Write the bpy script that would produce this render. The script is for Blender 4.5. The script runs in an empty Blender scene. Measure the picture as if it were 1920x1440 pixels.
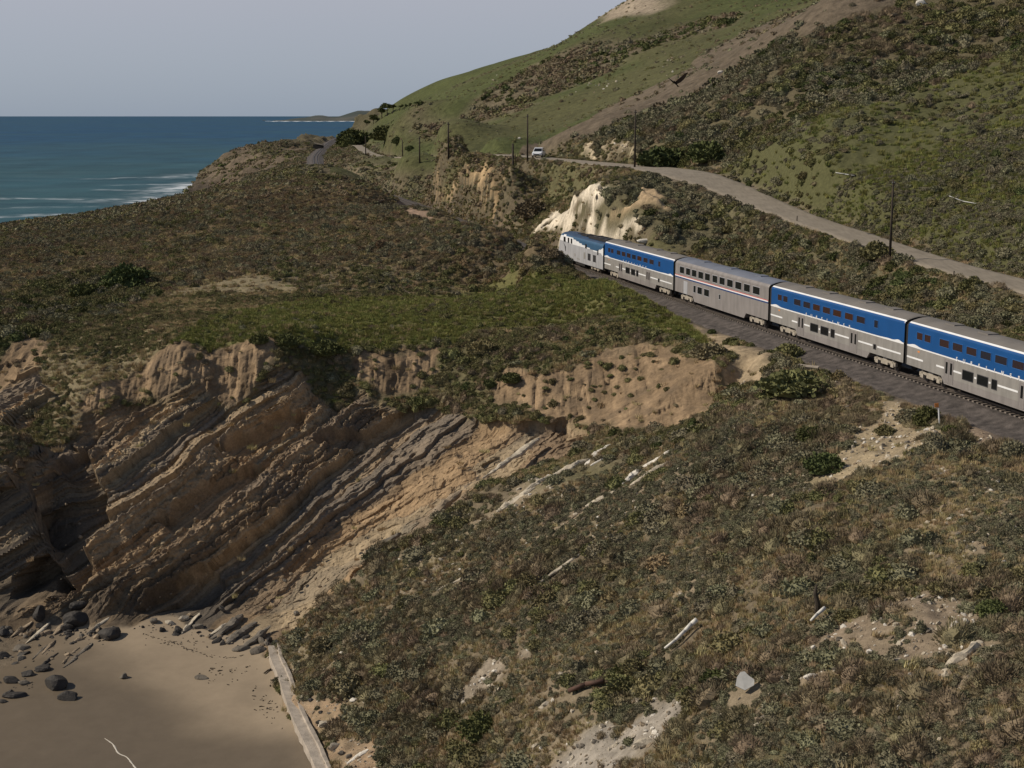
import bpy, bmesh, math, random, time
import numpy as np
from mathutils import Vector, Matrix

T0 = time.time()
scn = bpy.context.scene
COL = scn.collection
random.seed(7)
RNG = np.random.default_rng(11)

# ------------------------------------------------------------------ camera, sky, sun
H = 46.0                      # camera height above the sea
F = 2710.0                    # focal length in pixels of the 1920 wide photograph
HOR = 216.0                   # row of the horizon
SF = F / 3000.0               # distances below were noted for a focal length of 3000
PITCH = math.atan((720.0 - HOR) / F)
cam_d = bpy.data.cameras.new('camera')
cam = bpy.data.objects.new('camera', cam_d)
COL.objects.link(cam)
cam.location = (0, 0, H)
cam.rotation_euler = (math.pi / 2 - PITCH, 0, 0)
cam_d.sensor_width = 36.0
cam_d.lens = F / 1920.0 * 36.0
cam_d.clip_start = 1.0
cam_d.clip_end = 90000.0
scn.camera = cam

SUN_EL = math.radians(37)
SUN_AZ_DIR = Vector((-1.0, 0.06, 0)).normalized()     # towards the sun: from the sea, on the left
world = bpy.data.worlds.new('World')
scn.world = world
world.use_nodes = True
wn = world.node_tree
wn.nodes.clear()
w_out = wn.nodes.new('ShaderNodeOutputWorld')
w_bg = wn.nodes.new('ShaderNodeBackground')
w_sky = wn.nodes.new('ShaderNodeTexSky')
w_sky.sky_type = 'NISHITA'
w_sky.sun_disc = False
w_sky.sun_elevation = SUN_EL
w_sky.sun_rotation = math.atan2(SUN_AZ_DIR.x, SUN_AZ_DIR.y)
w_sky.altitude = 0
w_sky.air_density = 0.5
w_sky.dust_density = 1.0
w_sky.ozone_density = 2.0
# a thin even veil of high haze over that sky: grey-blue low down, clearer and deeper overhead
w_geo = wn.nodes.new('ShaderNodeNewGeometry')
w_sep = wn.nodes.new('ShaderNodeSeparateXYZ')
w_tc = wn.nodes.new('ShaderNodeTexCoord')
w_asin = wn.nodes.new('ShaderNodeMath'); w_asin.operation = 'ARCSINE'
w_sc = wn.nodes.new('ShaderNodeMath'); w_sc.operation = 'MULTIPLY'; w_sc.inputs[1].default_value = 2 / math.pi
w_ramp = wn.nodes.new('ShaderNodeValToRGB')
wn.nodes.remove(w_geo)
els = w_ramp.color_ramp.elements
els[0].position = 0.0; els[0].color = (.305, .358, .436, 1)
els[1].position = 1.0; els[1].color = (.050, .080, .145, 1)
for p, c in ((.022, (.365, .398, .458, 1)), (.05, (.432, .440, .488, 1)), (.11, (.330, .370, .450, 1)), (.28, (.120, .160, .235, 1))):
    e = els.new(p); e.color = c
w_mul = wn.nodes.new('ShaderNodeVectorMath'); w_mul.operation = 'SCALE'; w_mul.inputs['Scale'].default_value = 10.0
w_mix = wn.nodes.new('ShaderNodeMix'); w_mix.data_type = 'RGBA'; w_mix.inputs[0].default_value = 0.85
w_bg.inputs['Strength'].default_value = 0.10
wn.links.new(w_tc.outputs['Generated'], w_sep.inputs[0])
wn.links.new(w_sep.outputs['Z'], w_asin.inputs[0]); wn.links.new(w_asin.outputs[0], w_sc.inputs[0]); wn.links.new(w_sc.outputs[0], w_ramp.inputs[0])
wn.links.new(w_ramp.outputs[0], w_mul.inputs[0])
wn.links.new(w_sky.outputs[0], w_mix.inputs[6]); wn.links.new(w_mul.outputs[0], w_mix.inputs[7])
wn.links.new(w_mix.outputs[2], w_bg.inputs['Color'])
wn.links.new(w_bg.outputs[0], w_out.inputs['Surface'])

sun_d = bpy.data.lights.new('sun', 'SUN')
sun = bpy.data.objects.new('sun', sun_d)
COL.objects.link(sun)
sun_d.energy = 4.1
sun_d.angle = math.radians(0.53)
sun_d.color = (1.0, 0.90, 0.75)
sd = Vector((SUN_AZ_DIR.x * math.cos(SUN_EL), SUN_AZ_DIR.y * math.cos(SUN_EL), math.sin(SUN_EL)))
sun.rotation_euler = sd.to_track_quat('Z', 'Y').to_euler()
sun.location = (-60, 20, 120)

scn.view_settings.view_transform = 'Standard'
scn.view_settings.look = 'None'
scn.view_settings.exposure = 0.0
scn.view_settings.gamma = 1.0
scn.view_settings.use_curve_mapping = False
scn.cycles.max_bounces = 6
scn.cycles.diffuse_bounces = 2
scn.cycles.glossy_bounces = 3
scn.cycles.transmission_bounces = 2
scn.cycles.use_denoising = True

# ------------------------------------------------------------------ small tools
SP, CP = math.sin(PITCH), math.cos(PITCH)

def ray(px, py):
    xc, yc = (px - 960.0) / F, (720.0 - py) / F
    return xc, CP + yc * SP, -SP + yc * CP

def P(px, py, z):
    """the place at height z that is seen at that spot of the photograph"""
    x, y, w = ray(px, py)
    t = (z - H) / w
    return x * t, y * t, z

def PD(px, py, y):
    """the place at distance y that is seen at that spot"""
    a, b, w = ray(px, py)
    y = y * SF
    t = y / b
    return a * t, y, H + w * t

def to_px(x, y, z):
    d = y * CP - (z - H) * SP
    v = y * SP + (z - H) * CP
    return 960 + F * x / d, 720 - F * v / d

def _h(i, j, k, seed):
    n = (i * 374761393 + j * 668265263 + k * 1274126177 + seed * 974634777) & 0xffffffff
    n = ((n ^ (n >> 13)) * 1274126177) & 0xffffffff
    n = (n ^ (n >> 16)) & 0xffff
    return n.astype(np.float32) / 32767.5 - 1.0

def vn(x, y, z=0.0, seed=0):
    """value noise, -1 .. 1"""
    x = np.asarray(x, dtype=np.float64)
    y = np.asarray(y, dtype=np.float64)
    z = np.zeros_like(x) + z
    xi, yi, zi = np.floor(x).astype(np.int64), np.floor(y).astype(np.int64), np.floor(z).astype(np.int64)
    fx, fy, fz = x - xi, y - yi, z - zi
    fx = fx * fx * (3 - 2 * fx); fy = fy * fy * (3 - 2 * fy); fz = fz * fz * (3 - 2 * fz)
    r = 0.0
    flat = not np.any(fz)
    for c in ((0,) if flat else (0, 1)):
        wz = (fz if c else 1 - fz) if not flat else 1.0
        a = _h(xi, yi, zi + c, seed); b = _h(xi + 1, yi, zi + c, seed)
        d = _h(xi, yi + 1, zi + c, seed); e = _h(xi + 1, yi + 1, zi + c, seed)
        r = r + wz * ((a * (1 - fx) + b * fx) * (1 - fy) + (d * (1 - fx) + e * fx) * fy)
    return r

def fbm(x, y, z=0.0, seed=0, oct=3):
    r, a, s = 0.0, 1.0, 0.0
    for o in range(oct):
        r = r + a * vn(np.asarray(x) * 2 ** o, np.asarray(y) * 2 ** o, np.asarray(z) * 2 ** o, seed + 17 * o)
        s += a; a *= 0.5
    return r / s

def sstep(a, b, x):
    t = np.clip((x - a) / (b - a), 0, 1)
    return t * t * (3 - 2 * t)

def seg_dist(px, py, pts):
    """distance to a polyline, signed side, and the parameter of the nearest place (in point indices)"""
    best = np.full(px.shape, 1e9); par = np.zeros(px.shape); side = np.zeros(px.shape)
    for i in range(len(pts) - 1):
        ax, ay = pts[i][:2]; bx, by = pts[i + 1][:2]
        dx, dy = bx - ax, by - ay
        l2 = dx * dx + dy * dy + 1e-12
        t = np.clip(((px - ax) * dx + (py - ay) * dy) / l2, 0, 1)
        ex, ey = px - ax - t * dx, py - ay - t * dy
        d = np.hypot(ex, ey)
        m = d < best
        best = np.where(m, d, best); par = np.where(m, i + t, par)
        side = np.where(m, np.sign(dx * ey - dy * ex), side)
    return best, side, par

def in_poly(px, py, poly):
    r = np.zeros(px.shape, bool)
    n = len(poly)
    for i in range(n):
        x0, y0 = poly[i][:2]; x1, y1 = poly[(i + 1) % n][:2]
        if y0 == y1:
            continue
        c = ((y0 > py) != (y1 > py)) & (px < (x1 - x0) * (py - y0) / (y1 - y0) + x0)
        r ^= c
    return r

def poly_mask(px, py, poly, soft):
    """1 well inside, 0 well outside, a ramp of that width at the edge"""
    xs = [p[0] for p in poly]; ys = [p[1] for p in poly]
    out = np.zeros(px.shape)
    bb = (px > min(xs) - soft) & (px < max(xs) + soft) & (py > min(ys) - soft) & (py < max(ys) + soft)
    if not bb.any():
        return out
    qx, qy = px[bb], py[bb]
    d, _, _ = seg_dist(qx, qy, list(poly) + [poly[0]])
    d = np.where(in_poly(qx, qy, poly), d, -d)
    out[bb] = sstep(-soft, soft, d)
    return out

def catmull(pts, step):
    pts = [np.array(p, float) for p in pts]
    pts = [2 * pts[0] - pts[1]] + pts + [2 * pts[-1] - pts[-2]]
    out = []
    for i in range(1, len(pts) - 2):
        a, b, c, d = pts[i - 1:i + 3]
        n = max(1, int(np.linalg.norm(c - b) / step))
        for k in range(n):
            t = k / n
            out.append(0.5 * (2 * b + (c - a) * t + (2 * a - 5 * b + 4 * c - d) * t * t + (3 * b - a - 3 * c + d) * t ** 3))
    out.append(pts[-2])
    return np.array(out)
# ------------------------------------------------------------------ railway and road lines
RAIL_Z = 25.0
_t = [P(2350, 935, RAIL_Z), P(2100, 840, RAIL_Z), P(1900, 768, RAIL_Z), P(1750, 717.5, RAIL_Z), P(1670, 690, RAIL_Z), P(1490, 631.5, RAIL_Z),
      P(1370, 592, RAIL_Z), P(1252, 553, RAIL_Z), P(1156, 521, RAIL_Z), P(1057, 489, RAIL_Z)]
_t = [(p[0], p[1]) for p in _t] + [(x, y * SF) for x, y in [(0.5, 262), (-6, 295), (-14, 335), (-25, 390), (-44, 475), (-66, 562), (-88, 720), (-112, 930), (-157, 1420), (-190, 1900)]]
TRACK = catmull(_t, 2.0)
# move from the near rail to the centre line
_d = np.gradient(TRACK, axis=0); _d /= np.linalg.norm(_d, axis=1)[:, None]
TRACK = TRACK + np.stack([_d[:, 1], -_d[:, 0]], 1) * 0.72
_s = np.concatenate([[0], np.cumsum(np.linalg.norm(np.diff(TRACK, axis=0), axis=1))])
def track_at(s):
    return np.array([np.interp(s, _s, TRACK[:, 0]), np.interp(s, _s, TRACK[:, 1])])

_r = [P(2150, 600, 28.0), P(2040, 568, 28.5), P(1920, 536, 29.0), P(1789, 502, 29.8), P(1668, 464, 30.8), P(1600, 441, 31.5), P(1517, 414, 32.5), P(1440, 384, 33.8),
      P(1380, 358, 35.0), P(1325, 338, 36.2), P(1275, 324, 37.0), PD(1225, 316, 276), PD(1160, 310, 290), P(1090, 303.5, 37.3), P(1010, 296, 37.3), P(945, 291, 37.3)]
_rw = [3.0, 3.0, 3.0, 2.9, 2.9, 2.9, 2.9, 3.2, 3.8, 4.6, 5.0, 4.6, 4.0, 3.2, 3.0, 3.0]
_r2 = [(-9, 372, 36.0), (-20, 425, 34), (-36, 500, 31.8), (-54, 586, 30), (-78, 760, 29), (-120, 1100, 28.6), (-160, 1500, 29)]
ROAD = catmull([tuple(p) + (w,) for p, w in zip(_r, _rw)] + [p + (3.0,) for p in _r2], 3.0)

# ------------------------------------------------------------------ terrain: heights at known places
C = []
def K(px, py, z): C.append(P(px, py, z))
def KD(px, py, d): C.append(PD(px, py, d))
def W(x, y, z): C.append((x, y * SF, z))
# beach
for a in [(0,1440,.5),(250,1440,.7),(500,1440,1.1),(560,1440,1.3),(0,1300,.7),(250,1300,1.0),(450,1300,1.4),(520,1300,1.5),(100,1220,1.2),(300,1200,1.4),(470,1215,1.6),
          (-300,1300,.2),(-300,1440,0),(-300,1190,1.0),(300,1700,.5),(-200,1700,0),(580,1700,1.2)]: K(*a)
# cliff foot, face and brow
for a in [(-250,1150,1.5),(0,1165,1.5),(120,1168,1.5),(220,1172,1.6),(330,1160,1.8),(430,1180,1.8),(505,1203,2),
          (-250,1000,7),(-250,900,12.5),(-250,800,15),(-250,700,19),(-250,620,21),
          (60,1000,7),(60,880,12.5),(60,830,14),(0,1000,7),(0,905,12.2),(0,850,14),(0,745,16),(0,690,18.5),(0,650,20.5),(80,630,21),(60,690,18.9),(80,760,15.8),
          (180,1000,7.5),(180,850,13.5),(180,780,15.5),(190,740,17.5),(230,700,19),(120,760,16.2),
          (330,1000,7.5),(330,850,13),(330,760,16.5),(330,690,20),(330,645,22),(250,850,13.2),(250,750,16.8),
          (420,1080,4.2),(420,900,11),(420,760,16.3),(420,690,19.8),(420,640,22),
          (500,1100,3.7),(500,950,9),(500,850,12.5),(500,770,16),(500,700,19.5),(500,650,22),
          (600,1040,5.7),(600,900,10.5),(600,780,15.5),(600,720,18),(600,650,21.5),
          (700,1010,7.6),(700,880,11.5),(700,780,15),(700,700,19),(700,640,21.5),
          (830,930,11.6),(830,850,13.5),(830,780,15.5),(830,720,18),(830,655,21),
          (950,885,13.8),(950,800,16),(950,740,18),(950,680,20.5),(950,620,22),
          (1100,830,16.6),(1100,760,18),(1100,700,20.5),(1100,640,22.5),(1100,590,23.3),
          (1250,800,18.8),(1250,720,21),(1250,660,22.8),(1250,610,23.6),
          (1350,740,21),(1350,690,23),(1350,640,23.8),(1395,715,21.9),(1405,690,23.2),(1440,690,24),(1430,655,24.1)]: K(*a)
# spur in front, down to the toe behind the sea wall
for a in [(560,1250,2.4),(620,1350,2.7),(680,1440,3.2),(540,1190,2.9),(600,1120,5),(680,1050,8),(760,1440,4.4),(740,1700,3.5),
          (900,920,13.3),(1140,845,17.2),(1260,840,19.3),(1500,700,24.1),(1400,800,21.6),(1550,800,22.5),(1700,850,23.3),(1900,850,23.8),(1800,800,24.2),(1640,760,23.6),
          (800,1440,5),(1000,1440,9),(1200,1440,12.5),(1500,1440,16.5),(1920,1440,19.5),(700,1200,6.3),(900,1200,9.7),(1200,1200,14),(1500,1200,18),(1900,1200,21),
          (800,1100,8.6),(1000,1050,12.5),(1200,1000,15.7),(1500,1000,20),(1900,1000,22.5),(1350,900,19),(1700,950,22.2),(800,1300,6.3),(1000,1300,10.4),
          (1000,1700,7),(1400,1700,13.5),(1920,1700,18),(2300,1440,20.5),(2300,1000,23.5),(2300,1700,19)]: K(*a)
# plateau left of the line and the brown mound
for a in [(900,560,23.5),(700,590,22.6),(500,580,22.6),(300,570,22),(150,560,21),(1100,545,24),(600,450,25.3),(400,450,24),(250,480,22.6),(100,450,22),
          (0,423,21),(150,406,22.9),(350,379,25.3),(460,361,26.4),(560,346,27.0),(650,349,27.2),(720,360,26.8),(0,560,20.5),(80,520,20.5),(500,500,24),(750,500,24.5),(-250,480,20),(-250,560,20),(800,436,25.2)]: K(*a)
for a in [(-205,320,6),(-190,380,6),(-150,412,10),(-110,420,14),(-80,450,18),(-70,490,20)]: W(*a)
# sea bed and the shore behind the mound
for a in [(-300,1000,-4),(-330,1400,-4),(-300,1900,-4),(-300,700,-4),(-250,500,-4),(-215,430,-4),(-400,500,-4),(-450,1500,-4),(-260,330,-4),(-150,450,-2),(-122,465,-2),(-112,520,-2),(-112,580,-2),
          (-125,660,-2),(-152,760,-2),(-185,880,-2),(-208,960,-2),(-228,1050,-3),(-232,1110,-3),(-235,1200,-3),(-250,1330,-3),(-275,1700,-3),(-330,2300,-3),(-300,1120,-4),(-300,1250,-4),(-260,1100,-4),(-260,900,-4),(-240,780,-4),(-380,1150,-5),(-420,900,-5),(-500,1250,-5),(-160,250,-1),(-160,180,-1),(-140,120,-1)]: W(*a)
# headland with the far piece of the line
KD(372,352,985); KD(385,333,1010); KD(400,313,1040); KD(440,284,1100); KD(500,269,1180); KD(560,262,1280); KD(600,256,1400); KD(650,244,1700)
KD(420,344,930); KD(480,338,800); KD(470,305,980); KD(540,308,800); KD(560,281,980); KD(600,272,1100)
# slopes between the two ends of the line, cutting with sandy scarp
for a in [(800,306,390),(720,324,455),(860,404,329),(780,375,390),(830,340,360)]: KD(*a)
for a in [(880,291,37.3),(940,297,37.2),(900,345,33),(930,395,27.5),(1000,430,26.5),(1000,350,32.2),(1060,330,34.5),(960,330,34.4)]: K(*a)
KD(650,305,640); KD(700,308,600); KD(660,325,530); KD(740,312,520)
# white outcrop above the engine and bank up to the road
for a in [(1150,341,257),(1120,400,237),(1180,440,223),(1060,440,246),(1015,425,257),(1090,365,250),(1200,400,228),(1250,370,236),(1260,340,250),(1190,316,268),(1230,322,263)]: KD(*a)
KD(1060,312,312)
# near hillside right of the road, up to its ridge
for a in [(1668,380,201),(1668,300,216.4),(1668,230,232),(1672,190,242.3),(1920,400,181.7),(1920,250,209.4),(1920,101,246.9),(1750,163,244),(1828,132,245.5),(1800,400,191),(1800,300,207),(1800,200,234),
          (1555,218,240),(1478,245,250),(1400,288,257),(1382,310,258),(1500,340,221),(1450,325,233),(1550,380,205),(1550,300,221),(2200,300,182),(2200,50,238),(2200,480,152)]: KD(*a)
for a in [(1672,194,262),(1920,108,270),(1800,150,267),(1555,222,258)]: KD(*a)
# second, scrubby hill up to its tan crest
for a in [(1672,170,285),(1672,100,300),(1672,0,326),(1920,80,292),(1920,0,312),(1920,-200,380),(2200,-100,318),(1290,300,275),(1350,250,285),(1450,150,300),(1450,230,278),(1550,100,308),(1550,190,277),(1550,0,338),
          (1280,152,360),(1200,200,345),(1100,242,338),(1000,277,345),(1400,82,385),(1500,40,410),(1600,0,440),(1700,-50,490),(1150,265,310),(1250,220,320),(1300,200,315),(1350,160,335),(1800,-100,375),(2200,-350,400)]: KD(*a)
# far green hill and its skyline
for a in [(1000,262,430),(1100,226,440),(1280,142,470),(1400,70,520),(1500,22,560),(1000,200,560),(1000,110,720),(1100,150,600),(1100,56,760),(1190,-2,780),(1200,90,640),(1300,50,650),(1400,0,680),(900,160,700),(840,186,700),(800,203,680),(740,222,690),
          (900,230,520),(800,250,520),(800,288,462),(900,268,430),(720,250,640),(750,290,560),(690,282,720),(1600,-60,720),(1300,-60,800),(1500,-140,900)]: KD(*a)
for a in [(1000,120,900),(1190,20,980),(900,178,900),(800,216,900),(1400,-30,1100),(740,228,1000),(700,225,1500),(680,240,1300),(655,262,1000),(720,214,1500),(780,212,1500),(690,213,2100),(850,200,1500),(1000,170,1500),(1200,60,1500)]: KD(*a)
# low brushy swell on the sea side of the line where it runs out of sight ahead of the engine
for a in [(1042,477,214),(1000,456,222),(950,439,245),(900,425,272),(868,416,298),(830,413,308),(795,403,320),(768,391,345),(748,375,378)]: KD(*a)
for i in range(0, len(TRACK), 2):
    y_ = TRACK[i, 1]
    if 150 < y_ < 206:
        nd = np.array([-_d[i, 1], _d[i, 0]]); f_ = float(sstep(150, 176, np.array(y_)))
        for off, hh in ((5.6, 24.2 + 1.5 * f_), (9.5, 24.0 + 1.5 * f_)):
            q = TRACK[i] + nd * off; C.append((q[0], q[1], hh))
for a in [(1000,490,24.6),(950,478,25.0),(1040,500,24.4),(900,462,25.2)]: K(*a)
# the two lines themselves
for i in range(0, len(TRACK), 4): C.append((TRACK[i, 0], TRACK[i, 1], 24.2))
for i in range(0, len(ROAD), 3): C.append((ROAD[i, 0], ROAD[i, 1], ROAD[i, 2] - 0.1))

C = np.array(C)
Q = np.stack([C[:, 0] / C[:, 1], np.log(C[:, 1])], 1)
# drop points that nearly coincide
keep = []
for i in range(len(Q)):
    if all(np.hypot(*(Q[i] - Q[j])) > 0.004 for j in keep):
        keep.append(i)
C, Q = C[keep], Q[keep]
n = len(Q)
EPS = np.where(C[:, 1] > 330 * SF, .040, np.where(C[:, 1] > 158 * SF, .018, .012))
def _phi(d2): return np.sqrt(d2 + EPS[None, :] ** 2)
A = np.zeros((n + 3, n + 3))
A[:n, :n] = _phi(((Q[:, None] - Q[None]) ** 2).sum(2)) - 1e-4 * np.eye(n)
A[:n, n] = 1; A[:n, n + 1:] = Q
A[n, :n] = 1; A[n + 1:, :n] = Q.T
RW = np.linalg.solve(A, np.concatenate([C[:, 2], [0, 0, 0]]))

# a sheet whose rows are spaced evenly in the logarithm of the distance, finest on the cliff
def _rows(a, b, st): return list(np.exp(np.arange(math.log(a), math.log(b), st)))
ROWS = np.array(_rows(38, 64, .006) + _rows(64, 113, .0035) + _rows(113, 156, .00062) + _rows(156, 290, .0024) + _rows(290, 2600, .0055))
US = np.concatenate([np.arange(-.47, -.335, .002), np.arange(-.335, .16, .00085), np.arange(.16, .335, .0015), np.arange(.335, .50, .003)])
NR, NC = len(ROWS), len(US)
LNR = np.log(ROWS)
U, V = np.meshgrid(US, LNR)
Y = np.exp(V); X = U * Y
def rbf(u, v):
    out = np.empty(u.size)
    uf, vf = u.ravel(), v.ravel()
    w = RW[:n]; e2 = EPS[None, :] ** 2
    for i in range(0, uf.size, 20000):
        a = uf[i:i + 20000, None] - Q[None, :, 0]; b = vf[i:i + 20000, None] - Q[None, :, 1]
        out[i:i + 20000] = np.sqrt(a * a + b * b + e2) @ w
    return (out + RW[n] + RW[n + 1] * uf + RW[n + 2] * vf).reshape(u.shape)
# coarse evaluation, then bilinear refinement
ci = np.unique(np.r_[np.arange(0, NR, 3), NR - 1]); cj = np.unique(np.r_[np.arange(0, NC, 3), NC - 1])
Zc = rbf(U[np.ix_(ci, cj)], V[np.ix_(ci, cj)])
def bil(u, v, us, vs, Z):
    i = np.clip(np.searchsorted(vs, v) - 1, 0, len(vs) - 2); j = np.clip(np.searchsorted(us, u) - 1, 0, len(us) - 2)
    a = np.clip((v - vs[i]) / (vs[i + 1] - vs[i]), 0, 1); b = np.clip((u - us[j]) / (us[j + 1] - us[j]), 0, 1)
    return (Z[i, j] * (1 - b) + Z[i, j + 1] * b) * (1 - a) + (Z[i + 1, j] * (1 - b) + Z[i + 1, j + 1] * b) * a
Z = bil(U, V, US[cj], LNR[ci], Zc)

# level ground under the line and under the road
tr_d, tr_side, tr_par = seg_dist(X, Y, TRACK[::4])
rd_d, rd_side, rd_par = seg_dist(X, Y, ROAD[::3])
rd_z = np.interp(rd_par, np.arange(len(ROAD[::3])), ROAD[::3, 2]); rd_w = np.interp(rd_par, np.arange(len(ROAD[::3])), ROAD[::3, 3])
TW = sstep(150, 172, Y) * (1 - sstep(395, 430, Y)) * (tr_side > 0)
LEVEL = np.maximum(1 - sstep(3.9 - 1.2 * TW, 8.0 - 2.7 * TW, tr_d), 1 - sstep(.6, 4.0, rd_d - rd_w))
b = 1 - sstep(3.9 - 1.2 * TW, 8.0 - 2.7 * TW, tr_d); Z = Z * (1 - b) + 24.1 * b
b = 1 - sstep(.6, 4.0, rd_d - rd_w); Z = Z * (1 - b) + (rd_z - .1) * b
# the shore: land falls to the sea outside this line
SHORE = [(-140, 100), (-150, 160), (-160, 230), (-186, 280), (-196, 330), (-182, 366), (-150, 392), (-116, 408), (-104, 440), (-108, 500), (-122, 600), (-152, 720), (-186, 830), (-199, 890), (-203, 945), (-197, 1010), (-190, 1090), (-184, 1180), (-182, 1300), (-186, 1500), (-200, 1900), (-240, 2700), (3000, 2700), (3000, 30), (-140, 30)]
sh_m = np.where(in_poly(X, Y, SHORE), 1.0, -1.0) * seg_dist(X, Y, SHORE)[0]
zone = Y > 240
Z = np.where(zone, np.where(sh_m < 0, np.minimum(Z, np.maximum(-4.0, .5 + .5 * sh_m)), np.where(Y > 330, np.maximum(Z, np.minimum(sh_m * .9, 1.5)), Z)), Z)
Z0 = Z.copy()

def hit(px, py, z=None):
    """where the line of sight through that spot of the photograph first meets the ground"""
    a, bb, w = ray(px, py)
    u = a / bb
    j = int(np.clip(np.searchsorted(US, u) - 1, 0, NC - 2)); f = np.clip((u - US[j]) / (US[j + 1] - US[j]), 0, 1)
    col = Z0[:, j] * (1 - f) + Z0[:, j + 1] * f
    dz = col - (H + ROWS * w / bb)
    k = np.argmax(dz > 0)
    if not (dz > 0).any():
        k = NR - 1
    if k > 0 and dz[k] > 0 and dz[k - 1] < 0:
        t = -dz[k - 1] / (dz[k] - dz[k - 1]); y = ROWS[k - 1] + t * (ROWS[k] - ROWS[k - 1])
    else:
        y = ROWS[k]
    return u * y, y, H + y * w / bb

def poly_of(pts): return [hit(*p)[:2] for p in pts]

def ground(x, y, Zs=None):
    x = np.asarray(x, float); y = np.asarray(y, float)
    return bil(x / y, np.log(y), US, LNR, Z if Zs is None else Zs)
# ------------------------------------------------------------------ relief of the ground
def warp(a, sc, seed):
    return X + a * fbm(X / sc, Y / sc, 0, seed, 2), Y + a * fbm(X / sc, Y / sc, 0, seed + 50, 2)
XW, YW = warp(2.0, 4.0, 3)
XF, YF = warp(9.0, 25.0, 9)
far = sstep(230, 330, Y)
def M(pts, soft=.5, farsoft=False):
    poly = poly_of(pts)
    if farsoft: return poly_mask(XF * far + XW * (1 - far), YF * far + YW * (1 - far), poly, soft)
    return poly_mask(XW, YW, poly, soft)

ROCK_PX = [(-260,1010),(-260,950),(0,895),(100,835),(185,775),(280,752),(400,742),(500,722),(560,715),(600,760),(720,735),(780,775),(850,770),(960,790),(1060,785),(1120,800),(1060,850),(960,882),(880,932),(800,990),(700,1037),(640,1090),(560,1160),(515,1212),(440,1200),(330,1178),(200,1190),(0,1185),(-260,1200)]
m_rock = M(ROCK_PX, .8)
m_rockl = M([(-60,760),(0,735),(40,708),(95,735),(110,752),(60,775),(0,805),(-60,830)], .4)
m_soil = np.maximum.reduce([
    M([(275,690),(330,648),(430,640),(525,655),(500,695),(430,745),(330,765),(270,748),(180,772),(160,750),(230,715)], .6),
    M([(675,680),(720,655),(825,652),(832,705),(760,722),(700,712)], .5),
    M([(925,725),(960,688),(1100,688),(1200,640),(1300,668),(1362,688),(1352,742),(1280,800),(1200,803),(1100,792),(960,765)], .7),
    M([(-60,720),(0,690),(72,630),(88,650),(60,700),(20,732),(-60,760)], .4)])
m_sand = M([(-500,1195),(-260,1198),(0,1178),(200,1182),(330,1170),(440,1192),(508,1206),(560,1330),(606,1440),(680,1720),(-500,1720)], .25)
m_toe = M([(508,1206),(545,1225),(600,1285),(660,1350),(725,1400),(745,1440),(740,1720),(680,1720),(606,1440),(560,1330)], .4)
m_gravel = M([(1555,855),(1600,800),(1690,745),(1735,790),(1770,805),(1700,842),(1640,885),(1560,920),(1500,960)], .5)
m_path = M([(1290,600),(1340,618),(1400,648),(1450,662),(1442,690),(1412,722),(1385,716),(1380,680),(1330,640)], .35)
m_brush = M([(1540,720),(1600,690),(1690,720),(1640,790),(1560,800)], .6)
m_bare = M([(1545,1180),(1600,1150),(1660,1125),(1760,1125),(1865,1175),(1845,1235),(1770,1225),(1700,1240),(1600,1230)], .8)
m_bare2 = M([(1800,800),(1830,795),(1870,815),(1850,832),(1810,828)], .4)
m_wgrav = M([(1010,1460),(1130,1370),(1230,1290),(1275,1335),(1215,1400),(1190,1470)], .8)
m_wgrav2 = M([(850,1300),(900,1255),(960,1235),(985,1255),(930,1290),(870,1310)], .5)
m_scarp2 = M([(770,362),(830,340),(900,316),(938,335),(950,400),(935,410),(900,378),(860,362),(800,368)], .8)
m_cutline = M([(757,372),(775,392),(815,404),(862,408),(862,414),(810,413),(770,402),(752,385)], .6)
m_white = M([(1008,427),(1040,393),(1105,350),(1140,343),(1152,358),(1122,385),(1128,398),(1160,420),(1202,437),(1192,452),(1100,446),(1060,440),(1035,428)], .5)
m_tan2 = M([(1150,365),(1190,345),(1250,372),(1260,395),(1190,400),(1170,385)], .6)
m_white2 = M([(1090,268),(1140,256),(1160,248),(1192,268),(1205,284),(1150,282),(1100,276)], 1.0)
m_dark2 = M([(1205,300),(1230,283),(1280,285),(1300,300),(1280,312),(1210,312)], .8)
m_headrock = M([(362,372),(366,350),(385,325),(430,288),(470,285),(540,270),(590,275),(560,300),(520,318),(470,330),(450,345),(420,362)], 6)

BN = np.array([-.45, -.10, .887]); BN /= np.linalg.norm(BN)      # normal of the tilted rock beds
BT = np.array([.887, 0, .45]); BT -= BN * BT.dot(BN); BT /= np.linalg.norm(BT)
BB = np.cross(BN, BT)
def bed(x, y, z): return x * BN[0] + y * BN[1] + z * BN[2], x * BT[0] + y * BT[1] + z * BT[2], x * BB[0] + y * BB[1] + z * BB[2]

soft = (1 - LEVEL) * (1 - m_sand)
near = 1 - far
Z = Z + soft * near * (.30 * fbm(X / 4, Y / 4, 0, 21, 3) + .12 * vn(X / .9, Y / .9, 0, 22))
Z = Z + soft * far * ((.35 + 1.15 * sstep(430, 560, Y)) * fbm(X / 38, Y / 38, 0, 23, 3)) * sstep(-1, 6, Z)
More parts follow.
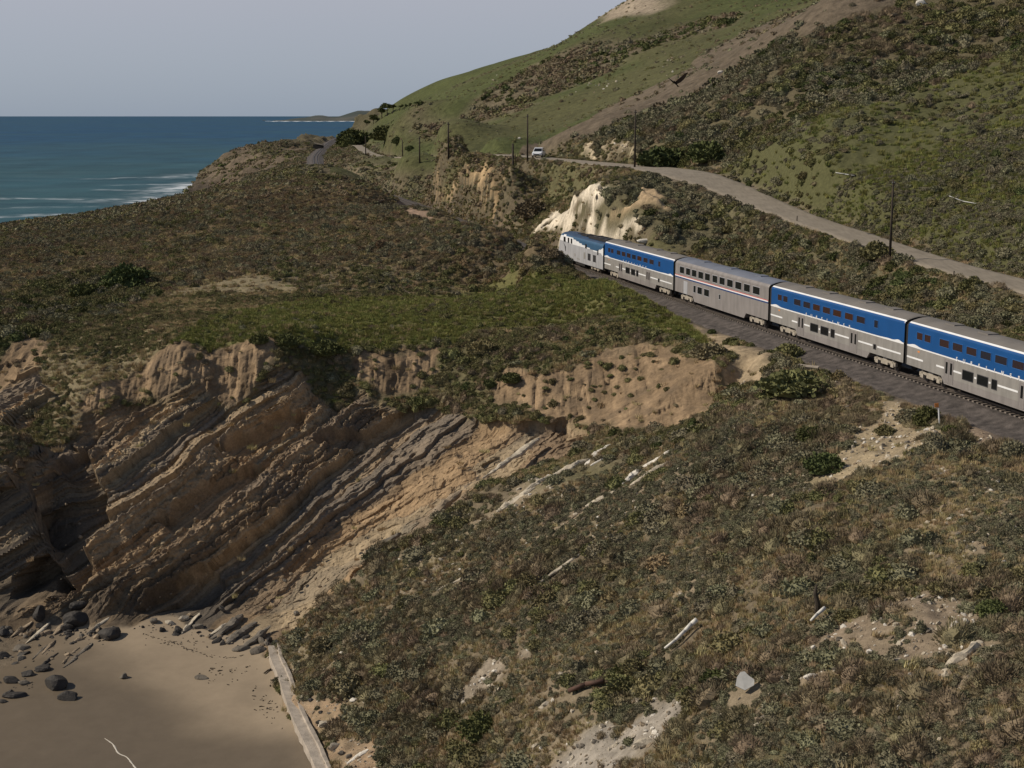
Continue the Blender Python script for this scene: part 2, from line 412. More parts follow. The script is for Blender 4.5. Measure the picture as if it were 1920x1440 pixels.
# the spur carries low ribs of bedding
sS, sT, sB = bed(X, Y, Z)
m_out = np.clip(m_white + m_white2 + m_scarp2 + m_tan2, 0, 1)
diag = fbm(sS / 1.3, sT / 6, sB / 6, 150, 3)
Z = Z + m_out * soft * (.9 * diag + .8 * fbm(X / 1.6, Y / 2.2, Z / 1.2, 151, 3))
m_spur = M([(520,1195),(600,1125),(690,1040),(880,935),(1140,845),(1260,838),(1400,740),(1500,705),(1700,740),(1900,830),(2300,960),(2300,1750),(720,1750),(600,1330)], 1.0)
rib = fbm(sS / 1.6 + .25 * vn(sT / 3, sB / 3, 0, 31), sT / 9, sB / 9, 32, 2)
Z = Z + m_spur * soft * (.60 * rib)
Z = Z + soft * sstep(500, 700, Y) * sstep(-120, -150, X) * sstep(-2, 3, Z) * (4.5 * (np.abs(fbm(X / 22, Y / 30, 0, 130, 3)) * 2 - .45))
ZV = Z.copy()                       # ground on which plants and stones stand
Z = Z + m_sand * (.10 * fbm(X / 14, Y / 11, 0, 40, 2))

# rock faces: beds stand out or are worn back, breaking across into blocks
rr = np.random.default_rng(5)
def bed_table(tmin, tmax, seed, lo=-70, hi=90, st=.03):
    r = np.random.default_rng(seed); s = lo; g = np.arange(lo, hi, st); v = np.zeros_like(g); c = np.zeros_like(g)
    while s < hi:
        t = tmin * (tmax / tmin) ** r.random(); k = (g >= s) & (g < s + t)
        f = (g[k] - s) / t
        v[k] = (r.random() * 2 - 1) * (1 - .35 * f) ; c[k] = r.random()
        s += t
    return g, v, c
g1, v1, c1 = bed_table(.28, 1.05, 3)
g2, v2, c2 = bed_table(.10, .35, 4)
g3, v3, c3 = bed_table(1.5, 3.8, 8)
m_faces = np.clip(m_rock + m_rockl, 0, 1)
sel = (m_faces > .01) | (m_soil > .01) | (m_white > .01)
px_, py_, pz_ = X[sel], Y[sel], Z[sel]
s_, t_, b_ = bed(px_, py_, pz_)
s_ = s_ + .22 * fbm(px_ / 3, py_ / 3, pz_ / 3, 60, 2)
brk = vn(t_ / 7.0, np.floor(s_ / .9), b_ / 3, 61)                 # beds end along joints
brk2 = vn(t_ / 2.2 + 7 * np.floor(s_ / .7), np.floor(s_ / .7) * .7, b_ / 2.5, 62)
big = np.interp(s_, g3, v3)
ledge = np.interp(s_, g1, v1) * (.8 + .3 * brk) + .20 * np.sign(brk2) * np.abs(brk2) ** .4
row = np.floor(s_ / .62 + .5 * vn(t_ / 3, b_ / 3, 0, 161)).astype(np.int64)
cl = np.floor(t_ / 1.5 + _h(row, row * 0, row * 0, 162) * 2).astype(np.int64)
block = _h(row, cl, np.floor(b_ / 1.6).astype(np.int64), 163)
row2 = np.floor(s_ / .27 + .4 * vn(t_ / 1.5, b_ / 1.5, 0, 164)).astype(np.int64)
cl2 = np.floor(t_ / .55 + _h(row2, row2 * 0, row2 * 0, 165) * 2).astype(np.int64)
block2 = _h(row2, cl2, np.floor(b_ / .6).astype(np.int64), 166)
big = np.clip((big + .45 * vn(t_ / 11 + 5, s_ / 3, b_ / 8, 167)) * 1.6, -1, 1)
lit = sstep(-.35, .25, big)
fine_b = np.interp(s_ + .06 * vn(px_ / .5, py_ / .5, pz_ / .5, 63), g2, v2)
knob = fbm(t_ / 1.2, s_ / .5, b_ / 1.0, 64, 3)
knob = np.abs(knob) * 2 - .5
mr = m_faces[sel]; ms = m_soil[sel] * (1 - mr)
foot = sstep(1.4, 3.2, pz_)
fl0 = sstep(1.6, .7, np.abs(np.gradient(Z0, axis=0) / np.gradient(Y, axis=0)))[sel]
disp = mr * foot * (1.05 * big + .85 * ledge + .22 * fine_b + (.35 + .65 * lit) * (.36 * knob + (1 - .7 * fl0) * (.34 * block + .17 * block2)) + .05 * block2)
smooth_px = [[(-260,960),(0,915),(105,852),(182,800),(166,870),(197,930),(190,985),(158,1012),(172,1060),(150,1110),(60,1130),(0,1158),(-260,1160)],
             [(330,1165),(400,1125),(418,1082),(380,1062),(300,1112),(252,1150)],
             [(690,1030),(730,985),(870,905),(868,950),(800,990)], [(300,975),(440,890),(540,850),(440,930),(330,1000)], [(590,835),(760,762),(780,790),(640,845)], [(400,835),(560,768),(575,800),(420,862)], [(0,1090),(90,1060),(118,1085),(100,1110),(0,1150)]]
for i, (pp, a) in enumerate(zip(smooth_px, (-2.6, -1.6, None, -1.4, -1.2, -1.6, -6.5))):
    poly = poly_of(pp)
    if a is None: continue
    m = poly_mask(px_ + .35 * vn(px_ * 1.3, py_ * 1.3, pz_ * 1.3, 70), py_ + .35 * vn(px_ * 1.3, py_ * 1.3, pz_ * 1.3, 71), poly, .25)
    disp = disp * (1 - m) + m * foot * (a + .5 * big + .30 * ledge + .2 * fine_b)
rill = fbm(px_ / .95, py_ / 6.0, pz_ / 5.0, 65, 3)
disp = disp + ms * (.95 * np.abs(rill) - .35 + .30 * fbm(px_ / .9, py_ / .9, pz_ / .6, 66, 3) + .25 * fbm(px_ / 4, py_ / 4, pz_ / 2.5, 69, 2))
mw = m_white[sel]
disp = disp + mw * (.7 * ledge + .4 * knob)
DX, DY = np.zeros_like(X), np.zeros_like(X)
gyy = np.gradient(Z0, axis=0) / np.gradient(Y, axis=0)
flatn = sstep(1.6, .7, np.abs(gyy))[sel] * mr                     # gentler parts of the face move more along their normal
DX[sel] = -.14 * disp; DY[sel] = -(.98 - .38 * flatn) * disp
DZ = np.zeros_like(X); DZ[sel] = (.10 * mr + .62 * flatn) * disp * foot

# ------------------------------------------------------------------ natural colours of the ground, plus painted shade on one cliff face
def lerp(c, m, col): return c * (1 - m[..., None]) + np.asarray(col)[None, None, :] * m[..., None]
CG = np.zeros((NR, NC, 3)); CG[:] = (.135, .112, .070)
nz = fbm(X / 7, Y / 7, 0, 80, 3)
CG = lerp(CG, sstep(-.1, .5, nz), (.175, .140, .092))
CG = lerp(CG, sstep(.15, .5, fbm(X / 9, Y / 9, 0, 83, 2)) * .7, (.115, .112, .050))
REG = np.zeros((NR, NC), np.int8)
def region(k, m, col=None, amt=.9):
    global CG
    REG[m > .5] = k
    if col is not None: CG = lerp(CG, m * amt, col)
m_mound = M([(-300,460),(0,415),(150,398),(350,368),(560,331),(650,336),(735,352),(770,385),(850,412),(1000,440),(1060,470),(1050,500),(800,508),(500,500),(330,545),(200,590),(0,665),(-300,720)], 1.0)
region(1, m_mound, (.165, .125, .075))
region(2, M([(-200,590),(0,560),(90,522),(230,498),(290,515),(285,560),(180,595),(60,655),(0,665),(-200,700)], 1.0), (.085, .082, .040))
m_ramp = M([(-60,880),(0,860),(0,800),(100,770),(60,720),(90,640),(200,600),(330,545),(450,515),(530,520),(560,545),(420,590),(330,640),(270,700),(180,760),(100,832)], .8)
region(3, m_ramp, (.225, .185, .112))
m_green = M([(325,648),(420,588),(560,560),(750,555),(920,528),(1060,515),(1170,540),(1310,600),(1395,672),(1300,640),(1180,602),(1080,602),(960,612),(840,642),(700,652),(520,652)], .9)
region(4, m_green, (.135, .130, .050))
m_cveg = M([(540,655),(680,655),(700,712),(760,722),(835,700),(840,655),(960,620),(1200,610),(1340,650),(1360,690),(1200,640),(1000,690),(930,725),(940,770),(860,772),(780,770),(740,735),(600,755),(560,715),(480,740),(500,695)], .7)
region(5, m_cveg, (.130, .115, .060))
region(6, M([(1060,440),(1200,452),(1330,480),(1500,525),(1700,590),(1930,620),(2300,700),(2300,600),(1920,560),(1789,525),(1668,485),(1517,430),(1400,392),(1340,362),(1230,320),(1190,345)], .8), (.130, .115, .066))
m_h1 = M([(1340,322),(1380,306),(1478,243),(1672,189),(1920,100),(2300,-20),(2300,600),(1920,514),(1668,447),(1500,393),(1400,350)], 1.0)
region(7, m_h1, (.088, .090, .038))
m_h2 = M([(1000,280),(1100,242),(1280,155),(1440,65),(1590,0),(1700,-60),(2300,-60),(2300,-25),(1920,99),(1672,188),(1478,242),(1380,304),(1290,306),(1130,292)], 2.0, True)
region(8, m_h2, (.125, .105, .062))
m_crest = M([(950,292),(980,270),(1100,224),(1270,135),(1430,48),(1545,-5),(1630,-50),(1700,-45),(1640,15),(1500,78),(1330,155),(1200,208),(1110,252),(1020,288)], 2.5, True)
region(9, m_crest, (.150, .118, .086), .85)
m_h3 = np.where((REG == 0) & (Y > 400 * SF) & (X > -75 * SF * Y / (600 * SF)) & (Z > 29), 1.0, 0.0) * sstep(28, 33, Z)
region(10, m_h3, (.074, .086, .030), .95)
CG = lerp(CG, m_h3 * sstep(.05, .5, fbm(XF / 60, YF / 60, 0, 85, 3)) * .35, (.12, .095, .055))
m_h3s = np.maximum(M([(930,172),(1000,122),(1100,85),(1240,60),(1350,28),(1400,22),(1370,48),(1260,78),(1170,112),(1070,165),(960,195),(890,200)], 8, True), M([(720,240),(800,210),(900,205),(960,190),(1010,195),(930,225),(800,245)], 8, True)) * m_h3
region(11, m_h3s, (.165, .130, .090), .8)
m_h3t = M([(1120,50),(1180,-5),(1280,-40),(1230,10),(1200,30)], 6, True)
CG = lerp(CG, m_h3t, (.33, .27, .20))
region(12, m_spur, None)
CG = lerp(CG, m_spur * .8, (.185, .148, .100))
CG = lerp(CG, m_spur * sstep(.08, .34, rib) * .5, (.33, .262, .18))
CG = lerp(CG, m_spur * sstep(.1, .5, fbm(sS / 2, sT / 6, sB / 6, 86, 2)) * .5, (.11, .11, .045))
def bare(m, col, k=20):
    global CG
    REG[m > .45] = k
    v = 1 + .35 * fbm(X / .7, Y / .7, 0, 90, 2) + .2 * fbm(X / 3, Y / 3, 0, 91, 2)
    CG = CG * (1 - m[..., None]) + np.asarray(col)[None, None, :] * v[..., None] * m[..., None]
mg = sstep(-.35, .25, fbm(X / 1.6, Y / 2.2, 0, 140, 3))
bare(m_toe * (.4 + .6 * mg), (.33, .235, .15)); bare(m_gravel * (.5 + .5 * mg), (.34, .27, .175)); bare(m_path, (.33, .255, .165)); bare(m_bare * (.45 + .55 * mg), (.25, .195, .14), 21); bare(m_bare2, (.32, .24, .17))
bare(m_wgrav * mg, (.30, .265, .22), 21); bare(m_wgrav2 * mg, (.30, .25, .19), 21); bare(m_brush * .8, (.20, .15, .105), 22)
bare(m_scarp2 * sstep(-.12, .12, diag + .5 * fbm(X / 3, Y / 5, 0, 24, 2)), (.42, .30, .17)); bare(m_cutline, (.30, .21, .15)); bare(m_tan2 * sstep(-.1, .15, diag), (.42, .31, .19)); bare(m_white2 * sstep(-.15, .08, diag), (.52, .43, .30))
CG = lerp(CG, sstep(480, 560, Y) * sstep(-95, -120, X) * .8, (.105, .088, .052))
bare(m_headrock * sstep(-.5, .1, fbm(X / 30, Y / 30, Z / 8, 97, 2)) * .95, (.14, .108, .075), 23)
shore_rock = sstep(700, 780, Y) * sstep(9, 4, Z) * (X < -110)
bare(shore_rock, (.075, .060, .045), 23)
bare(m_soil * (1 - m_rock), (.235, .165, .100), 25)
CG = CG * (1 + (m_soil * (1 - m_rock) * (.45 * fbm(X / .9, Y / 7, 0, 180, 2) + .25 * fbm(X / 4, Y / 4, Z / 2, 181, 2)))[..., None])
CG = lerp(CG, m_soil * sstep(.05, .5, fbm(X / 2, Y / 2, Z / 1.5, 98, 2)) * .8, (.155, .112, .072))
ledge_w = np.zeros_like(X); ledge_w[sel] = ledge
bare(m_white * sstep(-.42, -.30, diag + .25 * fbm(X / 2.5, Y / 3, Z / 2, 99, 2)), (.64, .56, .44))
# verges
CG = lerp(CG, (1 - sstep(.2, 1.6, rd_d - rd_w)) * .8, (.24, .19, .14))
CG = lerp(CG, (1 - sstep(3.9 - TW, 6.2 - 2 * TW, tr_d + .8 * vn(X / 2, Y / 2, 0, 77))) * .85, (.10, .082, .068))
# rock
rc = np.zeros((sel.sum(), 3))
pal = np.array([(.350, .250, .150), (.280, .195, .115), (.215, .155, .100), (.310, .230, .145), (.190, .150, .110), (.310, .240, .155)])
k1 = np.interp(s_, g1, c1); k2 = np.interp(s_, g2, c2)
ii = np.clip((k1 * 6).astype(int), 0, 5)
rc = pal[ii] * (.80 + .40 * k2[:, None]) * (1 + .22 * fbm(px_ / .6, py_ / .6, pz_ / .6, 101, 3))[:, None]
gk = sstep(.1, .5, vn(s_ / 3, t_ / 9, b_ / 6, 102))[:, None] * .35
rc = rc * (1 - gk) + np.array([.135, .122, .105]) * gk
wet = (1 - sstep(2.0, 5.5, pz_ + 1.2 * vn(px_ / 2, py_ / 2, pz_ / 2, 103)))[:, None] * sstep(0, 1, (-px_ - 20 * SF)[:, None] / 12) * .65
rc = rc * (1 - wet) + np.array([.045, .040, .034]) * wet
face_shade = poly_mask(px_, py_, poly_of(smooth_px[0]), .4)[:, None] * .6  # shade of the steep left face, put into the rock colour
rc = rc * (1 - face_shade) + np.array([.070, .060, .050]) * face_shade
gl = poly_mask(px_, py_, poly_of(smooth_px[2]), .9)[:, None] * .45
rc = rc * (1 - gl) + np.array([.115, .118, .108]) * gl
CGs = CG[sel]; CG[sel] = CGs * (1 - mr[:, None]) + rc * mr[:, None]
REG[(m_rock > .5)] = 24; REG[(m_rockl > .5)] = 24; REG[(m_soil > .5) & (m_rock < .5)] = 25; REG[m_white > .5] = 24
# sand
sd_ = fbm(X / 16, Y / 13, 0, 110, 3)
dist_wall = np.interp(X, [-60, -10], [0, 1])
wetm = np.clip(sstep(.25, .75, (1.05 - ground(X, Y)) * 1.4 + .2 * sd_), 0, 1) if False else sstep(-.15, .35, .55 * sd_ + (128 * SF - Y) / 22 - (X + 34) / 26)
sc_ = np.array([.285, .226, .160])[None, None] * (1 + .10 * sd_ + .04 * vn(X, Y, 0, 111))[..., None]
sc_ = sc_ * (1 - .50 * wetm[..., None]) + 0 * sc_
CG = CG * (1 - m_sand[..., None]) + sc_ * m_sand[..., None]
REG[m_sand > .5] = 26
REG[tr_d < 4.6 - 1.4 * TW] = 27; REG[(rd_d - rd_w) < .25] = 27; REG[Z < .4] = 27
hv = 1 + far * (.22 * fbm(X / 9, Y / 14, 0, 171, 3) + .15 * fbm(X / 40, Y / 60, 0, 172, 2))
CG = np.clip(CG * hv[..., None], .005, .9)
WET = wetm * m_sand

# ------------------------------------------------------------------ ground meshes
def mat_new(name):
    m = bpy.data.materials.new(name); m.use_nodes = True
    return m, m.node_tree, m.node_tree.nodes['Principled BSDF']

def ground_material(name, fine, bump, rough=.95, amp=.30):
    m, nt, bs = mat_new(name)
    N, L = nt.nodes, nt.links
    at = N.new('ShaderNodeAttribute'); at.attribute_name = 'tint'
    geo = N.new('ShaderNodeNewGeometry')
    n1 = N.new('ShaderNodeTexNoise'); n1.inputs['Scale'].default_value = fine; n1.inputs['Detail'].default_value = 6; n1.inputs['Roughness'].default_value = .7
    L.new(geo.outputs['Position'], n1.inputs['Vector'])
    mr_ = N.new('ShaderNodeMapRange'); mr_.inputs[1].default_value = .3; mr_.inputs[2].default_value = .7; mr_.inputs[3].default_value = 1 - amp; mr_.inputs[4].default_value = 1 + amp
    L.new(n1.outputs['Fac'], mr_.inputs[0])
    mx = N.new('ShaderNodeVectorMath'); mx.operation = 'SCALE'
    L.new(at.outputs['Color'], mx.inputs[0]); L.new(mr_.outputs[0], mx.inputs['Scale'])
    L.new(mx.outputs[0], bs.inputs['Base Color'])
    bs.inputs['Roughness'].default_value = rough
    bs.inputs['Specular IOR Level'].default_value = .15
    bp = N.new('ShaderNodeBump'); bp.inputs['Strength'].default_value = .7; bp.inputs['Distance'].default_value = bump
    n2 = N.new('ShaderNodeTexNoise'); n2.inputs['Scale'].default_value = fine * .8; n2.inputs['Detail'].default_value = 8; n2.inputs['Roughness'].default_value = .75
    L.new(geo.outputs['Position'], n2.inputs['Vector']); L.new(n2.outputs['Fac'], bp.inputs['Height']); L.new(bp.outputs[0], bs.inputs['Normal'])
    return m, nt, bs
MG, _, _ = ground_material('hillside_soil', 2.2, .25)
MF, _, _ = ground_material('far_hill_soil', .5, 1.6, amp=.45)
MR_, _, _ = ground_material('cliff_rock', 4.0, .10)
MS, nts, bss = ground_material('beach_sand', 1.2, .01, amp=.06)
_a = nts.nodes.new('ShaderNodeAttribute'); _a.attribute_name = 'wet'
_m = nts.nodes.new('ShaderNodeMapRange'); _m.inputs[3].default_value = .95; _m.inputs[4].default_value = .38
nts.links.new(_a.outputs['Fac'], _m.inputs[0]); nts.links.new(_m.outputs[0], bss.inputs['Roughness'])

XD, YD, ZD = X + DX, Y + DY, Z + DZ
V3 = np.stack([XD, YD, ZD], -1).reshape(-1, 3)
CV = np.concatenate([CG, np.ones((NR, NC, 1))], -1).reshape(-1, 4).astype(np.float32)
WV = WET.reshape(-1).astype(np.float32)
ids = np.arange(NR * NC).reshape(NR, NC)
QUAD = np.stack([ids[:-1, :-1], ids[:-1, 1:], ids[1:, 1:], ids[1:, :-1]], -1).reshape(-1, 4)
fr = REG.reshape(-1)[QUAD[:, 0]]; fy = Y.reshape(-1)[QUAD[:, 0]]
zmax = V3[:, 2][QUAD].max(1)
cls = np.where(fr == 26, 1, np.where(((fr == 24) | (fr == 25)) & (fy < 190 * SF), 2, np.where(fy > 300 * SF, 3, 0)))
cls[zmax < -1.0] = -1
def sheet(name, k, mat):
    q = QUAD[cls == k]
    if not len(q): return
    used, inv = np.unique(q, return_inverse=True)
    me = bpy.data.meshes.new(name)
    me.vertices.add(len(used)); me.vertices.foreach_set('co', V3[used].ravel())
    me.loops.add(q.size); me.loops.foreach_set('vertex_index', inv.astype(np.int32).ravel())
    me.polygons.add(len(q)); me.polygons.foreach_set('loop_start', (np.arange(len(q)) * 4).astype(np.int32))
    me.update(calc_edges=True)
    a = me.attributes.new('tint', 'FLOAT_COLOR', 'POINT'); a.data.foreach_set('color', CV[used].ravel())
    a = me.attributes.new('wet', 'FLOAT', 'POINT'); a.data.foreach_set('value', WV[used])
    me.polygons.foreach_set('use_smooth', np.full(len(q), k != 2))
    me.materials.append(mat)
    o = bpy.data.objects.new(name, me); COL.objects.link(o)
    o['kind'] = 'structure'
    return o
sheet('hillside', 0, MG); sheet('beach', 1, MS); sheet('cliff', 2, MR_); sheet('hills', 3, MF)
print('terrain', NR, NC, time.time() - T0)
# ------------------------------------------------------------------ builders
def tag(o, label=None, cat=None, group=None, kind=None):
    if label:
        o['label'] = label; o['kind'] = 'thing'
    if cat: o['category'] = cat
    if group: o['group'] = group
    if kind: o['kind'] = kind
    return o

def empty(name, loc, rz=0.0):
    o = bpy.data.objects.new(name, None); COL.objects.link(o)
    o.location = loc; o.rotation_euler = (0, 0, rz); o.empty_display_size = .5
    return o

def obj(name, me, parent=None, loc=None, rot=None):
    o = bpy.data.objects.new(name, me); COL.objects.link(o)
    if parent: o.parent = parent
    if loc is not None: o.location = loc
    if rot is not None: o.rotation_euler = rot
    return o

def mesh(name, bm, mats, smooth=False):
    me = bpy.data.meshes.new(name); bm.normal_update(); bm.to_mesh(me); bm.free()
    for m in (mats if isinstance(mats, (list, tuple)) else [mats]): me.materials.append(m)
    if smooth:
        me.polygons.foreach_set('use_smooth', np.ones(len(me.polygons), bool))
    return me

def box(bm, x0, x1, y0, y1, z0, z1, mi=0):
    v = [bm.verts.new((x, y, z)) for z in (z0, z1) for y in (y0, y1) for x in (x0, x1)]
    for f in ((0, 2, 3, 1), (4, 5, 7, 6), (0, 1, 5, 4), (2, 6, 7, 3), (0, 4, 6, 2), (1, 3, 7, 5)):
        bm.faces.new([v[i] for i in f]).material_index = mi

def cyl(bm, p0, p1, r0, r1, n=8, cap=True, mi=0):
    p0, p1 = Vector(p0), Vector(p1); a = (p1 - p0).normalized()
    u = a.orthogonal().normalized(); w = a.cross(u)
    A = [bm.verts.new(p0 + (u * math.cos(2 * math.pi * i / n) + w * math.sin(2 * math.pi * i / n)) * r0) for i in range(n)]
    B = [bm.verts.new(p1 + (u * math.cos(2 * math.pi * i / n) + w * math.sin(2 * math.pi * i / n)) * r1) for i in range(n)]
    for i in range(n):
        bm.faces.new((A[i], A[(i + 1) % n], B[(i + 1) % n], B[i])).material_index = mi
    if cap:
        bm.faces.new(A[::-1]).material_index = mi; bm.faces.new(B).material_index = mi

def tube(bm, pts, rs, n=6):
    for i in range(len(pts) - 1):
        cyl(bm, pts[i], pts[i + 1], rs[i], rs[i + 1], n, True)

def paint(name, col, rough=.5, metal=0.0, spec=.4, var=.12, scale=3.0, bump=0.0, bscale=20.0, grime=None):
    m, nt, bs = mat_new(name)
    N, L = nt.nodes, nt.links
    geo = N.new('ShaderNodeTexCoord')
    n1 = N.new('ShaderNodeTexNoise'); n1.inputs['Scale'].default_value = scale; n1.inputs['Detail'].default_value = 5
    L.new(geo.outputs['Object'], n1.inputs['Vector'])
    cr = N.new('ShaderNodeMapRange'); cr.inputs[1].default_value = .3; cr.inputs[2].default_value = .7
    cr.inputs[3].default_value = 1 - var; cr.inputs[4].default_value = 1 + var
    L.new(n1.outputs['Fac'], cr.inputs[0])
    vm = N.new('ShaderNodeVectorMath'); vm.operation = 'SCALE'; vm.inputs[0].default_value = col
    L.new(cr.outputs[0], vm.inputs['Scale']); L.new(vm.outputs[0], bs.inputs['Base Color'])
    bs.inputs['Roughness'].default_value = rough; bs.inputs['Metallic'].default_value = metal; bs.inputs['Specular IOR Level'].default_value = spec
    if bump:
        b_ = N.new('ShaderNodeBump'); b_.inputs['Distance'].default_value = bump; b_.inputs['Strength'].default_value = .8
        n2 = N.new('ShaderNodeTexNoise'); n2.inputs['Scale'].default_value = bscale; n2.inputs['Detail'].default_value = 7; n2.inputs['Roughness'].default_value = .7
        L.new(geo.outputs['Object'], n2.inputs['Vector']); L.new(n2.outputs['Fac'], b_.inputs['Height']); L.new(b_.outputs[0], bs.inputs['Normal'])
    return m

def mapped_noise(nt, scale, stretch, detail=5):
    N, L = nt.nodes, nt.links
    g = N.new('ShaderNodeNewGeometry'); mp = N.new('ShaderNodeMapping'); mp.inputs['Scale'].default_value = stretch
    n_ = N.new('ShaderNodeTexNoise'); n_.inputs['Scale'].default_value = scale; n_.inputs['Detail'].default_value = detail
    L.new(g.outputs['Position'], mp.inputs['Vector']); L.new(mp.outputs[0], n_.inputs['Vector'])
    return n_

# ------------------------------------------------------------------ the sea
sr = np.array(list(np.exp(np.arange(math.log(90), math.log(2600), .004))) + list(np.exp(np.arange(math.log(2600), math.log(60000), .03))))
su = np.concatenate([np.arange(-1.2, -.5, .05), np.arange(-.5, .0, .0035), np.arange(0, .5, .05)])
SU, SV = np.meshgrid(su, sr); SX, SY = SU * SV, SV
gin = (SU > US[0]) & (SU < US[-1]) & (SV < ROWS[-1])
gz = np.full(SX.shape, -6.0)
gz[gin] = ground(SX[gin], SY[gin])
depth = np.clip(-gz, -3, 8)
sw = .22 * np.sin((SX * .55 + SY * .84) / 7.5 + 1.8 * fbm(SX / 70, SY / 40, 0, 200, 2)) + .10 * vn(SX / 6, SY / 5, 0, 201)
SZ = sw * (1 - sstep(900, 2400, SY))
pxs = 960 + F * SX / SY; pys = HOR + F * H / SY
n_a = fbm(SX / 60, SY / 14, 0, 202, 3)
shore = np.exp(-np.maximum(depth + .3, 0) / 1.1) * (SX < -60)
hx, hy = P(352, 350, 0)[:2]; h2 = P(325, 372, 0)[:2]; h3 = P(240, 378, 0)[:2]
def blob(c, ax, ay): return np.exp(-((SX - c[0]) / ax) ** 2 - ((SY - c[1]) / ay) ** 2)
surf = 1.25 * blob(hx and (hx, hy), 14, 70) + 1.15 * blob(h2, 16, 45) + .55 * blob(h3, 22, 12) + .5 * blob(P(340, 330, 0), 14, 45)
# breakers rolling in: long thin lines
def line(p0, p1, w, a):
    d, _, t = seg_dist(SX + 5 * fbm(SX / 30, SY / 30, 0, 203, 2), SY + 9 * fbm(SX / 25, SY / 60, 0, 204, 2), [P(*p0, 0), P(*p1, 0)])
    return a * np.exp(-(d / w) ** 2)
brk_ = line((-80, 371), (215, 374), 7, .55) + line((60, 404), (210, 399), 7, .5) + line((-80, 412), (120, 405), 6, .35) + line((180, 335), (345, 331), 9, .42) + line((230, 347), (340, 345), 7, .5) + line((200, 356), (330, 358), 7, .4) + line((-40, 391), (160, 388), 5, .22)
FOAM = np.clip((surf + brk_) * (.55 + .75 * vn(SX / 5, SY / 8, 0, 205) + .5 * vn(SX / 2, SY / 3, 0, 206)) + .8 * shore * (depth < .6), 0, 1)
fardeep = sstep(700, 3200, SY)
SC = np.zeros(SX.shape + (3,)); SC[:] = (.030, .088, .112)
SC = lerp(SC, fardeep, (.012, .062, .135))
SC = lerp(SC, np.clip(.5 + .9 * fbm(SX / 300, SY / 170, 0, 207, 3), 0, 1) * .55, (.034, .088, .098))
SC = lerp(SC, sstep(.0, .5, n_a) * .40 * (1 - fardeep), (.016, .050, .072))
SC = lerp(SC, sstep(-.15, -.6, n_a) * .35 * (1 - fardeep), (.07, .13, .15))
SC = lerp(SC, FOAM, (.62, .66, .70))
ii_ = np.arange(SX.size).reshape(SX.shape)
sq = np.stack([ii_[:-1, :-1], ii_[:-1, 1:], ii_[1:, 1:], ii_[1:, :-1]], -1).reshape(-1, 4)
me = bpy.data.meshes.new('sea'); me.from_pydata(np.stack([SX, SY, SZ], -1).reshape(-1, 3).tolist(), [], sq.tolist())
a = me.attributes.new('tint', 'FLOAT_COLOR', 'POINT'); a.data.foreach_set('color', np.concatenate([SC, np.ones(SX.shape + (1,))], -1).astype(np.float32).ravel())
me.polygons.foreach_set('use_smooth', np.ones(len(me.polygons), bool))
m_sea, nt, bs = mat_new('sea_water')
at = nt.nodes.new('ShaderNodeAttribute'); at.attribute_name = 'tint'
nA = mapped_noise(nt, .02, (1.0, .35, 1), 6)
mr_ = nt.nodes.new('ShaderNodeMapRange'); mr_.inputs[1].default_value = .3; mr_.inputs[2].default_value = .7; mr_.inputs[3].default_value = .8; mr_.inputs[4].default_value = 1.2
nt.links.new(nA.outputs['Fac'], mr_.inputs[0])
vm = nt.nodes.new('ShaderNodeVectorMath'); vm.operation = 'SCALE'; nt.links.new(at.outputs['Color'], vm.inputs[0]); nt.links.new(mr_.outputs[0], vm.inputs['Scale'])
nt.links.new(vm.outputs[0], bs.inputs['Base Color'])
bs.inputs['Roughness'].default_value = .55; bs.inputs['Specular IOR Level'].default_value = .08
nB = mapped_noise(nt, .25, (1.0, .6, 1), 8)
bp = nt.nodes.new('ShaderNodeBump'); bp.inputs['Distance'].default_value = .5; bp.inputs['Strength'].default_value = .6
nt.links.new(nB.outputs['Fac'], bp.inputs['Height']); nt.links.new(bp.outputs[0], bs.inputs['Normal'])
me.materials.append(m_sea)
tag(obj('sea', me), kind='structure')

# far coast on the horizon, low hills with pale surf under them
bm = bmesh.new(); rows_ = []
for iy, (dy, hs) in enumerate(((11500, 0), (11700, .55), (12100, 1.0), (12800, .9), (14000, 0))):
    row = []
    for k in range(90):
        px = 500 + k * 6.5
        t = k / 89
        top = 98 * sstep(0, .34, np.array(t)) * (.62 + .5 * float(vn(np.array([k / 7.]), np.array([0.]), 0, 210)[0]) * .6 + .35 * t) + 6 * float(vn(np.array([k / 1.7]), np.array([iy * .7]), 0, 211)[0])
        row.append(bm.verts.new(((px - 960) / F * dy, dy, max(-2, hs * top) if hs else -2)))
    rows_.append(row)
for r0, r1 in zip(rows_, rows_[1:]):
    for k in range(89): bm.faces.new((r0[k], r0[k + 1], r1[k + 1], r1[k]))
m_coast, nt, bs = mat_new('far_coast'); nA = mapped_noise(nt, .004, (1, 1, 3), 6)
cr = nt.nodes.new('ShaderNodeValToRGB'); cr.color_ramp.elements[0].color = (.030, .042, .035, 1); cr.color_ramp.elements[1].color = (.075, .075, .062, 1)
cr.color_ramp.elements[0].position = .42; cr.color_ramp.elements[1].position = .68
nt.links.new(nA.outputs['Fac'], cr.inputs[0]); nt.links.new(cr.outputs[0], bs.inputs['Base Color']); bs.inputs['Roughness'].default_value = 1
tag(obj('far_coast', mesh('far_coast', bm, m_coast, True)), kind='structure')
bm = bmesh.new(); pv = None
for k in range(60):
    px = 505 + k * 3.0; dy = 11000 + 300 * math.sin(k * .9)
    w_ = (140 + 260 * random.random()) * (1 if k > 4 else .4)
    q = [bm.verts.new(((px - 960) / F * dy, dy, .35)), bm.verts.new(((px - 960) / F * (dy + w_ * 3), dy + w_ * 3, .8))]
    if pv: bm.faces.new((pv[0], q[0], q[1], pv[1]))
    pv = q
